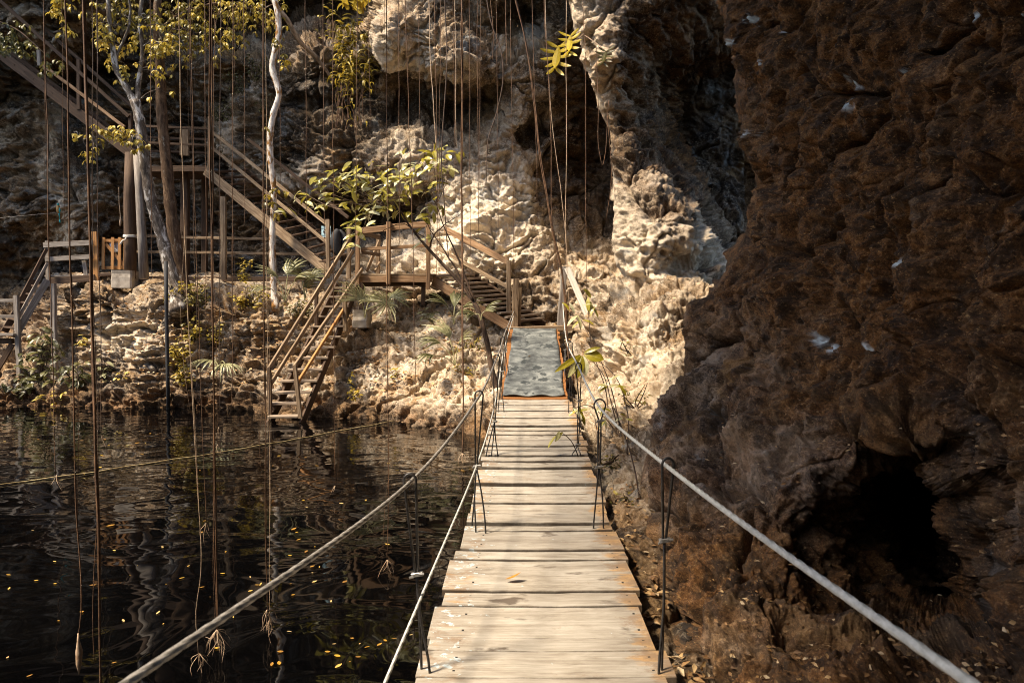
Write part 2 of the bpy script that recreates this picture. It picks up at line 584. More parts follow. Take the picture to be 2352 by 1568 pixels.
# ---- A: the cliff across the water, its unseen overhang shaped to shade the upper left
A = [(-650, -420, 16.0), (-200, -420, 16.0), (150, -420, 16.6), (-250, 300, 19.5), (-250, 800, 20.5), (0, 100, 19.5), (0, 400, 21), (0, 600, 21.5), (150, 60, 18.8), (150, 112, 18.9), (60, 150, 20.5), (170, 150, 21.8), (270, 150, 21.8), (330, 130, 20.0), (200, 250, 21.5),
     (300, 200, 21), (100, 330, 20.5), (100, 450, 20), (200, 500, 20), (100, 560, 21.8), (300, 450, 21.5), (300, 600, 22), (180, 560, 21.6), (200, 520, 20),
     (420, 132, 20.3), (420, 200, 20.7), (560, 150, 20.4), (640, 145, 20), (420, 105, 22), (500, 105, 22.5), (600, 95, 23), (500, 60, 27), (420, 40, 26), (640, 50, 27), (700, 20, 26.5), (800, 20, 25.5), (840, 40, 22), (780, 55, 24),
     (300, 60, 20.0), (350, 40, 21.5), (540, 130, 20.4), (540, 175, 21.3), (500, 240, 21.6),
     (700, 92, 20), (760, 85, 19.5), (730, 72, 20.5), (700, 120, 19), (760, 130, 18.5), (700, 200, 19), (690, 235, 19.8), (650, 300, 19.3), (700, 340, 19.2), (600, 400, 20.5), (500, 300, 21), (480, 400, 21.5), (600, 540, 21), (700, 500, 21), (700, 600, 20),
     (780, 200, 18.9), (790, 225, 19.4), (800, 260, 19.6), (780, 290, 18.6), (850, 300, 18.5), (850, 400, 18.4), (780, 440, 19.2), (780, 480, 21), (850, 500, 21.5), (940, 490, 20.6), (900, 560, 18.4), (980, 540, 18), (640, 420, 19.6), (740, 420, 19.2),
     (870, 50, 16.6), (900, 20, 16.2), (950, 40, 16), (880, 110, 16.5), (940, 115, 16.5), (1000, 20, 16.2), (1050, 60, 16.5), (1000, 155, 16.1), (1100, 130, 16), (1050, 180, 16), (1130, 165, 16.4), (950, 180, 17.6), (950, 215, 18.8), (1000, 250, 18.9), (1050, 250, 18.8), (950, 280, 18.7), (1100, 220, 18.3), (900, 260, 18.2), (880, 150, 17.5), (835, 100, 18.3),
     (950, 335, 17.5), (900, 350, 17.8), (1050, 350, 17.2), (1050, 300, 17.7), (1100, 300, 17.2), (1000, 400, 17.3), (900, 430, 18),
     (1150, 40, 18), (1210, 40, 19.3), (1180, 90, 18.6), (1240, 100, 18), (1200, 140, 17.4), (1150, 200, 17), (1180, 260, 16.9), (1230, 230, 17.2), (1210, 310, 18.2), (1250, 330, 17.6), (1150, 340, 16.9), (1200, 400, 16.9), (1100, 450, 16.7), (1050, 480, 17.2), (1000, 500, 17.6), (1100, 540, 16.2), (1150, 560, 15.9), (1120, 612, 15.5), (1060, 600, 16.2), (1030, 580, 17), (1200, 620, 15.9),
     (1240, 700, 15.5), (1290, 690, 15.3), (1350, 640, 15.4), (1300, 560, 16.3), (1270, 440, 17.6), (1330, 450, 18.8), (1340, 300, 18.8), (1380, 550, 17.8), (1330, 150, 17.8), (1290, 60, 17.0), (1290, 160, 17.6), (1400, 100, 17), (1400, 640, 16), (1430, 720, 15),
     (1700, 400, 18.5), (1600, 0, 18), (1700, 800, 16), (1300, 780, 15.2), (1150, 780, 15.8), (900, -200, 15.6), (1100, -200, 15.6), (900, -400, 15.4), (1100, -400, 15.4), (500, -150, 23), (-200, -120, 18.4), (150, -120, 18.4), (-650, -120, 18.4), (-650, 100, 19.5), (-650, 600, 20.5), (-650, -330, 16.1), (-250, -330, 16.1), (0, -330, 16.2), (100, -330, 16.8), (200, -340, 16.9), (330, -300, 18.2), (420, -400, 19), (600, -400, 21), (1400, -200, 15.8), (1400, -400, 14.5)]
u = np.concatenate([np.linspace(-720, -265, 90), np.linspace(-260, 1710, 790)]); v = np.linspace(-420, 835, 520)
U, V = np.meshgrid(u, v)
D = rbf(A, U, V)


def dispA(X, U, V):
    left = 1 - smooth01(U, 430, 800)
    Q = X + 0.35 * np.stack([fbm(X * 0.9 + 5), fbm(X * 0.9 + 31), fbm(X * 0.9 + 77)], -1)
    d = 0.42 * billow(Q * 0.5, 1) + 0.30 * fbm(Q * 0.8 + 3, 2) + 0.15 * billow(Q * 1.1, 1) - 0.13 * billow(Q * 2.4, 2) - 0.07 * billow(Q * 6.5, 2) + 0.13 * fbm(X * 4.5, 4, 0.72) + 0.06 * fbm(X * 13, 3, 0.7)
    d = d - 0.24 * cracks(Q, 0.55, 0.03) - 0.14 * cracks(Q + 9, 1.2, 0.035) + 0.32 * ledges(Q, (0.1, 0, 1), 0.75) + 0.15 * ledges(Q + 5, (-0.15, 0, 1), 2.1) + 0.10 * ledges(Q + 15, (0.1, 0, 1), 5.0)
    st = fbm(Q * np.array([0.55, 0.55, 3.6]), 4, 0.6)
    d = d + (0.12 + 0.5 * left) * st + left * 0.10 * fbm(Q * np.array([1.6, 1.6, 11.0]), 2)
    pit = worley(X * 2.1)
    d = d - 0.16 * (1 - smooth01(pit, 0.10, 0.36)) * smooth01(fbm(X * 0.8 + 60, 2), -0.05, 0.25)
    return d


def zoneA(X, U, V):
    n = fbm(X * 0.5, 3)
    pale = 0.34 + 0.9 * n + 0.95 * blob(U, V, 1090, 545, 170, 100) + 0.5 * blob(U, V, 880, 590, 120, 50) + 0.25 * blob(U, V, 1120, 450, 160, 90) + 0.35 * blob(U, V, 950, 40, 160, 110) + 0.3 * blob(U, V, 1060, 150, 110, 50) + 0.2 * blob(U, V, 1080, 350, 170, 90) + 0.18 * blob(U, V, 700, 400, 110, 80) + 0.1 * blob(U, V, 190, 530, 150, 40)  # pale rock, with the sunlit glow behind the stairs painted in
    pale = pale + 0.35 * blob(U, V, 150, 60, 200, 60) + 0.3 * blob(U, V, 180, 520, 160, 50) + 0.25 * blob(U, V, 130, 440, 130, 70) - 0.10 * (1 - smooth01(U, 380, 640)) - 0.25 * smooth01(U, 1240, 1330) * (1 - smooth01(V, 430, 560)) + 0.4 * blob(U, V, 1300, 640, 110, 80)  # pale patches; the lit ledge and lit rock by the landing painted paler
    pale = pale - 0.5 * blob(U, V, 860, 500, 110, 45) - 0.3 * blob(U, V, 1000, 240, 90, 45)  # pale cut here and brown added below, as painted shade in the recesses
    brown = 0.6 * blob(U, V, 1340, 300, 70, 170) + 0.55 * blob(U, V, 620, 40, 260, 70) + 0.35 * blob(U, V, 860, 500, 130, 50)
    brown = brown + 0.75 * (1 - smooth01(V, -160, -20))  # unseen cliff top painted dark so the water reflects a dark overhang
    ochre = 0.35 + 0.9 * fbm(X * 0.7 + 40, 3) + 0.8 * blob(U, V, 1330, 660, 130, 80) + 0.4 * blob(U, V, 560, 140, 120, 30) - 0.75 * blob(U, V, 1090, 540, 170, 100) + 0.3 * blob(U, V, 900, 30, 80, 70)
    return zpack(pale, brown, ochre)


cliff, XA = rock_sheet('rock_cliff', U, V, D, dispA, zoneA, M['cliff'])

# ---- B: the bank and the strip of ground above it
B = [(-250, 930, 16.1), (0, 930, 16.1), (100, 930, 15.9), (200, 935, 15.6), (400, 938, 15.4), (520, 936, 15.5), (600, 958, 14.5), (700, 972, 13.6), (800, 962, 14), (900, 968, 13.5), (950, 985, 12.9), (1000, 995, 12.4), (1050, 1000, 12), (1100, 1010, 11.5), (1150, 1010, 11.4), (1250, 1010, 11.4), (1430, 1010, 11.4),
     (-250, 1050, 15.6), (0, 1050, 15.6), (400, 1050, 15.0), (700, 1050, 13.2), (900, 1050, 12.8), (1000, 1060, 11.8), (1430, 1060, 11),
     (0, 880, 16.6), (50, 860, 17.2), (130, 800, 18), (100, 700, 20), (0, 700, 21), (0, 640, 22), (130, 660, 20), (155, 695, 17.6), (200, 650, 17.6), (250, 652, 17.4), (330, 648, 17.4), (250, 700, 16.6), (190, 720, 17.4), (250, 760, 16.9), (300, 800, 16.3), (220, 850, 16.6), (300, 900, 15.8), (200, 905, 15.9),
     (400, 700, 16.8), (400, 800, 16.2), (400, 900, 15.7), (500, 648, 17.4), (500, 720, 16.6), (550, 800, 16.1), (500, 870, 15.8), (600, 648, 17.2), (650, 700, 16.4), (650, 800, 15.7), (640, 900, 15), (720, 850, 15.3), (760, 700, 16.3), (800, 760, 15.6), (800, 850, 14.9), (850, 900, 14.2),
     (840, 672, 18.4), (900, 672, 18.8), (965, 668, 18.6), (845, 692, 17.4), (905, 698, 17.6), (965, 690, 17.2), (900, 722, 16), (900, 780, 15.2), (900, 880, 14.2), (950, 850, 14.3), (1000, 760, 15.2), (1000, 850, 14.1), (1000, 930, 13.1), (1050, 720, 15.6), (1100, 770, 14.9), (1100, 850, 13.7), (1140, 800, 14.4), (1140, 900, 12.9), (1180, 760, 15), (1250, 752, 15.1), (1350, 750, 14.8), (1250, 850, 13.6), (1430, 850, 13),
     (300, 628, 21), (600, 628, 21), (850, 660, 17.6), (900, 640, 19.5), (1000, 650, 18), (100, 628, 22.5), (-250, 640, 22.5), (1150, 705, 16.5), (1250, 715, 16.2), (1430, 715, 16), (900, 620, 21), (1430, 640, 19)]
u = np.linspace(-260, 1440, 720); v = np.linspace(626, 1050, 260)
U, V = np.meshgrid(u, v)
D = rbf(B, U, V)


def dispB(X, U, V):
    left = 1 - smooth01(U, 420, 560)
    Q = X + 0.2 * np.stack([fbm(X * 1.3 + 5), fbm(X * 1.3 + 31), fbm(X * 1.3 + 77)], -1)
    top = smooth01(V, 640, 690)
    lump = 0.45 + 0.55 * (1 - smooth01(U, 740, 900))
    d = lump * (0.26 * billow(Q * 0.9, 1) + 0.20 * billow(Q * 1.9, 1)) + (1 - lump) * 0.3 * fbm(Q * 0.9, 2) - 0.10 * billow(Q * 4.5, 2) + 0.07 * fbm(X * 10, 3, 0.7) + 0.025 * fbm(X * 24, 2)
    d = d - 0.18 * cracks(Q, 0.8, 0.035) - 0.10 * cracks(Q + 9, 2.0, 0.04) + 0.28 * ledges(Q, (0.08, 0, 1), 1.3) + 0.16 * ledges(Q + 5, (-0.1, 0, 1), 3.2) + 0.06 * fbm(X * 5, 4, 0.7)
    d = d + left * (0.30 * fbm(Q * np.array([0.6, 0.6, 5.0]), 3, 0.6) + 0.13 * fbm(Q * np.array([1.5, 1.5, 13.0]), 2))
    d = d + (1 - left) * 0.10 * fbm(Q * np.array([0.8, 0.8, 5.0]), 2)
    return d * (0.25 + 0.75 * top)


def zoneB(X, U, V):
    n = fbm(X * 0.8 + 9, 3)
    z = X[..., 2]
    wet = 1 - smooth01(z, 0.10, 0.55)
    pale = 0.62 + 0.7 * n + 0.45 * blob(U, V, 1000, 780, 190, 110) + 0.3 * blob(U, V, 1000, 900, 200, 60) - 0.16 * (1 - smooth01(U, 420, 600)) + 0.42 * blob(U, V, 280, 780, 120, 60) + 0.15 * blob(U, V, 620, 660, 200, 30) - 0.35 * wet
    ochre = 0.62 + 0.9 * fbm(X * 1.2 + 40, 3) + 0.35 * blob(U, V, 650, 740, 200, 70) - 0.5 * blob(U, V, 280, 780, 110, 70)
    brown = 0.85 * wet * (0.6 + 0.6 * n) + 0.55 * blob(U, V, 50, 760, 90, 80)
    return zpack(pale, brown, ochre)


bank, XB = rock_sheet('rock_bank_terrain', U, V, D, dispB, zoneB, M['bank'])

# ---- silhouetted sheets: the surface turns away behind its own edge
def edge_grid(edge, uright, vs, nu, nback, bstep, R0, w):
    ev = np.array(edge, dtype=float)
    uL = np.interp(vs, ev[:, 0], ev[:, 1])
    t = np.linspace(0, 1, nu) if np.isscalar(nu) else nu
    U = uL[:, None] + (uright - uL)[:, None] * t[None, :]
    back = np.arange(nback, 0, -1)
    Ub = uL[:, None] + back[None, :] * 2.2
    Uall = np.concatenate([Ub, U], 1)
    Vall = np.repeat(vs[:, None], Uall.shape[1], 1)
    tt = np.clip((U - uL[:, None]) / w, 0, 1)
    rd = R0 * (1 - np.sqrt(np.clip(1 - (1 - tt) ** 2, 0, 1)))
    bd = R0 + back[None, :] * bstep + np.zeros_like(Ub)
    return Uall, Vall, np.concatenate([bd, rd], 1)


# ---- C: the buttress between the cliff and the cave mouth
EC = [(-420, 1290), (-100, 1295), (0, 1305), (60, 1318), (110, 1338), (135, 1330), (170, 1352), (250, 1375), (300, 1400), (380, 1408), (450, 1408), (520, 1412), (560, 1408), (600, 1418), (640, 1448), (700, 1452), (780, 1450)]
C = [(1300, -400, 13.5), (1310, 0, 14.2), (1400, 60, 13.6), (1500, 0, 13.6), (1360, 150, 14.2), (1420, 150, 13.5), (1450, 260, 14.6), (1400, 290, 14), (1420, 350, 13.7), (1430, 450, 13.3), (1480, 480, 13), (1560, 470, 13.3), (1600, 480, 14), (1645, 490, 18.5), (1700, 490, 22), (1500, 560, 12.6), (1430, 560, 13), (1480, 640, 12.5), (1470, 700, 12.3), (1560, 600, 13.3), (1620, 560, 13.6), (1662, 556, 17), (1640, 620, 13.5), (1690, 622, 16), (1550, 680, 12.8), (1640, 680, 13), (1480, 400, 13.6), (1555, 400, 14.8), (1605, 400, 19.0), (1500, 300, 15.4), (1550, 300, 18.5), (1620, 300, 21), (1500, 200, 15.8), (1470, 150, 14.4), (1560, 120, 15.4), (1600, 230, 20), (1550, 180, 17.5), (1690, 420, 22), (1700, 250, 21), (1660, 120, 17), (1600, 30, 14.6), (1660, 20, 14.8), (1720, 560, 20.5), (1860, 400, 21), (1860, 0, 17), (1860, 700, 17), (1600, -300, 13), (1860, -400, 14), (1500, 780, 12), (1700, 780, 12.5), (1860, 800, 14)]
vs = np.linspace(-420, 790, 500)
U, V, dd = edge_grid(EC, np.full(500, 1880.0), vs, 190, 14, 0.35, 0.9, 55)
D = rbf(C, U, V) + dd


def dispC(X, U, V):
    Q = X + 0.25 * np.stack([fbm(X * 1.2 + 5), fbm(X * 1.2 + 31), fbm(X * 1.2 + 77)], -1)
    d = 0.22 * billow(Q * 0.8, 1) + 0.10 * fbm(Q * 1.8, 2) - 0.11 * billow(Q * 3.4, 2) - 0.05 * billow(Q * 8, 2) + 0.06 * fbm(X * 9, 3, 0.7) + 0.025 * fbm(X * 20, 2)
    d = d + 0.15 * fbm(Q * np.array([0.7, 0.7, 3.2]), 3, 0.6)
    d = d - 0.12 * (1 - smooth01(worley(X * 3.0), 0.10, 0.34)) * smooth01(fbm(X * 1.1 + 60, 2), -0.05, 0.25) - 0.18 * cracks(Q, 0.8, 0.035) - 0.09 * cracks(Q + 9, 2.0, 0.04) + 0.26 * ledges(Q, (0.35, 0, 1), 1.0) + 0.15 * ledges(Q + 5, (0.2, 0, 1), 2.8) + 0.07 * fbm(X * 5, 4, 0.7)
    return d


def zoneC(X, U, V):
    n = fbm(X * 0.7 + 3, 3)
    pale = 0.46 + 0.8 * n + 0.6 * blob(U, V, 1500, 580, 150, 130) + 0.5 * blob(U, V, 1365, 180, 60, 220) - 0.5 * blob(U, V, 1650, 300, 110, 180)  # sunlit face and left edge of the buttress painted paler
    brown = 1.4 * blob(U, V, 1630, 270, 150, 210) + 0.25 * blob(U, V, 1500, 60, 120, 90)  # recess beside the buttress painted dark to deepen its shade
    ochre = 0.3 + 0.8 * fbm(X * 0.9 + 40, 3) + 0.4 * blob(U, V, 1360, 200, 80, 200) - 0.35 * blob(U, V, 1480, 560, 120, 130)
    return zpack(pale, brown, ochre)


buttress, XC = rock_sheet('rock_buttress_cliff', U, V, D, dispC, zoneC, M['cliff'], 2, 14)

# ---- D: the boulders and the rocky foot beside the bridge
DD = [(1320, 690, 15), (1320, 760, 14), (1400, 690, 13.2), (1500, 660, 12.6), (1600, 640, 12.4), (1680, 640, 12.4), (1400, 715, 12.4), (1380, 760, 12.2), (1450, 740, 11.2), (1500, 690, 11.8), (1560, 700, 11.2), (1350, 800, 12.8), (1350, 870, 11.6), (1400, 830, 11.3), (1450, 820, 10.6), (1520, 780, 10.6), (1560, 850, 9.6), (1450, 900, 9.9), (1500, 900, 9.4), (1560, 930, 8.6), (1340, 950, 10.4), (1400, 950, 9.4), (1340, 1000, 9.5), (1400, 1000, 8.5), (1450, 1000, 8), (1500, 1000, 7.6), (1600, 1000, 7.6), (1400, 1100, 6.8), (1460, 1100, 6.5), (1330, 1100, 7.6), (1330, 1200, 6), (1420, 1200, 5.45), (1480, 1200, 5.2), (1330, 1300, 5.1), (1450, 1300, 4.55), (1500, 1300, 4.4), (1480, 1400, 3.85), (1520, 1500, 3.35), (1330, 1500, 3.75), (1560, 1600, 2.95), (1650, 1600, 3), (1650, 1300, 5), (1680, 800, 11), (1400, 1600, 3.2)]
u = np.linspace(1315, 1690, 210); v = np.linspace(640, 1600, 560)
U, V = np.meshgrid(u, v)
D = rbf(DD, U, V, 12)


def dispD(X, U, V):
    k = np.clip(X[..., 1] / 11.0, 0.3, 1.0)
    Q = X + 0.15 * np.stack([fbm(X * 1.6 + 5), fbm(X * 1.6 + 31), fbm(X * 1.6 + 77)], -1)
    d = k * (0.24 * billow(Q * 1.1, 1) + 0.14 * billow(Q * 2.6, 1) + -0.09 * billow(Q * 6, 2)) + k * (0.06 * fbm(X * 13, 3, 0.7) + 0.02 * fbm(X * 30, 2))
    d = d - 0.08 * k * (1 - smooth01(worley(X * 5.0), 0.12, 0.36)) - k * 0.14 * cracks(Q, 1.2, 0.035) - k * 0.07 * cracks(Q + 9, 3.1, 0.045) + k * 0.22 * ledges(Q, (0.3, -0.2, 1), 1.8) + k * 0.10 * ledges(Q + 5, (0.2, 0, 1), 4.8) + k * 0.06 * fbm(X * 7, 4, 0.7)
    return d


def zoneD(X, U, V):
    n = fbm(X * 0.9 + 3, 3)
    pale = 0.62 + 0.8 * n + 0.35 * blob(U, V, 1500, 830, 90, 120) - 0.3 * smooth01(V, 1080, 1200)
    brown = 0.25 * smooth01(V, 1050, 1250) * (0.6 + n) + 0.2 * n
    ochre = 0.62 + 0.8 * fbm(X * 1.1 + 40, 3) + 0.3 * smooth01(V, 1050, 1200)
    return zpack(pale, brown, ochre)


foot, XD = rock_sheet('rock_foot_terrain', U, V, D, dispD, zoneD, M['bank'], 2)

# ---- E: the cave wall close on the bridge's other side
EE = [(-480, 1600), (-200, 1625), (0, 1650), (60, 1676), (100, 1690), (200, 1690), (300, 1712), (380, 1735), (430, 1742), (500, 1722), (560, 1702), (640, 1660), (690, 1618), (712, 1586), (800, 1576), (866, 1572), (890, 1545), (950, 1508), (1000, 1494), (1100, 1480), (1200, 1484), (1300, 1500), (1400, 1515), (1500, 1540), (1600, 1580), (1760, 1680)]
E = [(1640, -450, 8.4), (2000, -450, 5.6), (2620, -450, 3.2), (1650, 0, 8.4), (1690, 150, 8.2), (1712, 300, 8.1), (1742, 430, 7.9), (1702, 560, 7.6), (1660, 640, 7.3), (1586, 715, 7.2), (1574, 860, 7.0), (1510, 950, 6.6), (1484, 1100, 5.6), (1490, 1200, 4.9), (1505, 1300, 4.35), (1520, 1400, 3.85), (1545, 1500, 3.4), (1590, 1600, 3.0), (1690, 1750, 2.6),
     (1800, 100, 6.7), (1900, 200, 5.6), (1800, 300, 6.6), (1900, 430, 5.5), (2000, 300, 4.9), (2100, 150, 4.5), (2100, 450, 4.2), (2250, 0, 3.7), (2352, 200, 3.35), (2352, 600, 3.05), (2200, 600, 3.6), (2100, 640, 3.95), (1950, 600, 4.8), (1830, 560, 5.9), (1760, 640, 6.3), (1700, 720, 6.2), (1640, 760, 6.5), (1640, 860, 6.2), (1600, 900, 6.3), (1730, 830, 5.6), (1800, 750, 5.5), (1850, 850, 4.9), (1950, 800, 4.5), (2000, 730, 4.4), (2100, 800, 3.9), (2250, 800, 3.3), (2352, 800, 2.95), (1560, 1000, 5.9), (1650, 980, 5.4), (1700, 1000, 5.0), (1600, 1100, 5.0), (1700, 1100, 4.5), (1800, 1000, 4.5), (1900, 980, 4.2), (1970, 1060, 4.0), (2050, 1020, 3.85), (2150, 985, 3.65), (2220, 985, 3.35), (2352, 950, 2.85), (2300, 1000, 2.95),
     (1600, 1200, 4.45), (1700, 1200, 4.15), (1800, 1120, 4.15), (1890, 1110, 4.1), (1960, 1120, 4.4), (2050, 1100, 5.6), (2160, 1085, 5.8), (2120, 1190, 6.2), (2210, 1190, 5.8), (2170, 1290, 5.8), (2060, 1260, 5.2), (1970, 1250, 4.6), (2215, 1360, 5.0), (2225, 1110, 4.8), (2250, 1080, 3.1), (2260, 1200, 3.05), (2270, 1320, 3.0), (2352, 1100, 2.7), (2352, 1300, 2.6), (1850, 1250, 4.0), (1950, 1360, 3.95), (2050, 1395, 3.9), (2150, 1430, 3.7), (1700, 1300, 3.75), (1800, 1350, 3.55), (1900, 1430, 3.35), (2000, 1455, 3.25), (2100, 1470, 3.15), (2200, 1460, 3.1), (1600, 1300, 4.0), (1600, 1400, 3.55), (1700, 1420, 3.35), (1650, 1500, 3.15), (1800, 1500, 2.95), (2000, 1500, 2.95), (2200, 1480, 2.75), (2352, 1420, 2.5), (2352, 1568, 2.25), (2100, 1568, 2.55), (1800, 1600, 2.75), (2620, 0, 2.7), (2620, 600, 2.5), (2620, 1100, 2.2), (2620, 1700, 1.9), (2000, 1750, 2.1), (2620, 300, 2.6)]
vs = np.linspace(-480, 1760, 900)
U, V, dd = edge_grid(EE, np.full(900, 2640.0), vs, np.sort(np.concatenate([np.linspace(0, 1, 450), np.linspace(0.625, 0.69, 60) + 0.0003])), 14, 0.25, 0.5, 45)
D = rbf(E, U, V, 14) + dd


def dispE(X, U, V):
    Q = X + 0.12 * np.stack([fbm(X * 2.0 + 5), fbm(X * 2.0 + 31), fbm(X * 2.0 + 77)], -1)
    d = 0.22 * billow(Q * 1.2, 1) - 0.13 * billow(Q * 2.6, 2) - 0.06 * billow(Q * 7.0, 2) + 0.06 * fbm(X * 9, 4, 0.72) + 0.016 * fbm(X * 55, 2)
    d = d + 0.15 * ledges(Q, (0.5, -0.45, 1), 1.1, 0.3) + 0.07 * ledges(Q + 5, (0.25, -0.5, 1), 2.9, 0.3) + 0.03 * ledges(Q + 15, (0.6, -0.3, 1), 7.5, 0.3)
    d = d - 0.10 * (1 - smooth01(worley(X * 4.5), 0.10, 0.36)) * smooth01(perlin(X * 1.3 + 60), -0.2, 0.2) - 0.13 * cracks(Q, 1.2, 0.03) - 0.05 * cracks(Q + 9, 3.4, 0.04)
    return d


def zoneE(X, U, V):
    n = fbm(X * 1.4 + 3, 3)
    low = smooth01(V, 640, 1000)
    big = fbm(X * 0.7 + 21, 3)
    pale = 0.27 + 0.9 * n + 0.04 * low + 0.4 * big - 0.2 * smooth01(V, 1100, 1400)  # lower wall coloured darker in place of more shade from the roof
    wx, wy = 22 * fbm(X * 7, 3, 0.65), 22 * fbm(X * 7 + 7, 3, 0.65)
    white = np.zeros_like(pale)
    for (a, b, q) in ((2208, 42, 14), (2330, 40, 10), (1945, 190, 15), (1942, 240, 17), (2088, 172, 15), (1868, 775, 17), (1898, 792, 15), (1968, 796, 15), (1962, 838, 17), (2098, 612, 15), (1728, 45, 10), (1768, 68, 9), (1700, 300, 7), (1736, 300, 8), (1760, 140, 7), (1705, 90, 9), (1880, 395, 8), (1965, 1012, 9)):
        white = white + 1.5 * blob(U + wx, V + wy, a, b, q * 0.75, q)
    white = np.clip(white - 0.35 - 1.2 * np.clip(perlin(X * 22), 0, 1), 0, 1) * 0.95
    brown = 0.95 + 0.6 * big - 0.50 * low * (0.75 + 0.9 * n) - 0.25 * blob(U, V, 1700, 250, 40, 260) - 0.5 * blob(U, V, 1640, 960, 150, 260)
    pale = pale + 0.22 * blob(U, V, 1640, 940, 150, 240)
    ochre = 0.3 + 1.1 * fbm(X * 1.6 + 40, 3) + 0.5 * blob(U, V, 1900, 1480, 260, 60) + 0.3 * blob(U, V, 1500, 1300, 60, 250)
    return zpack(pale, brown, ochre, white)


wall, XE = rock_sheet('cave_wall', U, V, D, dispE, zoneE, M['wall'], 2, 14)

# ---- out of view: a roof added to shade the cave wall, and the sinkhole's walls
ys = np.linspace(-9, 9.5, 90)
eg = np.interp(ys, [-9, 5.4, 9.5], [-4.35, -4.35, 1.2]) + 0.55 * fbm(np.stack([ys * 0, ys * 0.7, ys * 0], -1), 3)
X2 = eg[:, None] + (9.0 - eg[:, None]) * np.linspace(0, 1, 70)[None, :]
Y2 = np.repeat(ys[:, None], 70, 1)
Pn = np.stack([X2, Y2, np.full(X2.shape, 8.2)], -1)
Pn[..., 2] += 0.8 * fbm(Pn * 0.5, 4) - 0.35 * smooth01(X2, 1, 5)
tag(grid_mesh('added_shade_ceiling', Pn, M['roof']), kind='structure')
Pt = Pn.copy(); Pt[..., 2] += 1.2 + 0.5 * fbm(Pn * 0.7 + 8, 3)
tag(grid_mesh('forest_ground_terrain', Pt, M['roof']), kind='structure')

an = np.linspace(R(150), R(350), 150)            # left of the picture, behind the eye, round to the right
zs = np.linspace(-1.5, 9, 60)
AN, ZS = np.meshgrid(an, zs)
rad = 15.5 + 1.6 * fbm(np.stack([np.cos(AN) * 3, np.sin(AN) * 3, ZS * 0.3], -1), 4)
XS = np.stack([-5 + rad * np.cos(AN) * 1.0, 5 + rad * np.sin(AN) * 1.05, ZS], -1)
zz = zpack(np.full(AN.shape, 0.35), np.full(AN.shape, 0.4), np.full(AN.shape, 0.4))
tag(grid_mesh('sinkhole_wall', XS, M['cliff'], zz), kind='structure')

# ---- water
wm, nt, b = new_mat('dark_water_material')
b.inputs['Base Color'].default_value = (0.0008, 0.0008, 0.0009, 1); b.inputs['Roughness'].default_value = 0.025; b.inputs['IOR'].default_value = 1.333
tc = nt.nodes.new('ShaderNodeTexCoord').outputs['Object']
w1 = noise(nt, mapping(nt, tc, (0.75, 1.15, 1)), 1.0, 2, 0.45, 1.3)
w2 = noise(nt, mapping(nt, tc, (1.3, 6.5, 1)), 1.0, 2, 0.5, 0.5)
sy = nt.nodes.new('ShaderNodeSeparateXYZ'); nt.links.new(tc, sy.inputs[0])
wind = mth(nt, 'MULTIPLY', ramp(nt, noise(nt, tc, 0.25, 3, 0.5), [(0.36, 0.15), (0.6, 1.0)]), ramp(nt, mth(nt, 'MULTIPLY', mth(nt, 'ADD', sy.outputs[1], -1.0), 0.05), [(0.30, 0.06), (0.62, 1.0)]))
bump(nt, b, mth(nt, 'ADD', w1, mth(nt, 'MULTIPLY', mth(nt, 'MULTIPLY', w2, wind), 0.08)), 0.13, 0.16)
mb = MB(); mb.add([(-30, -20, 0), (16, -20, 0), (16, 22, 0), (-30, 22, 0)], [(0, 1, 2, 3)])
tag(mb.build('water', wm), kind='structure')
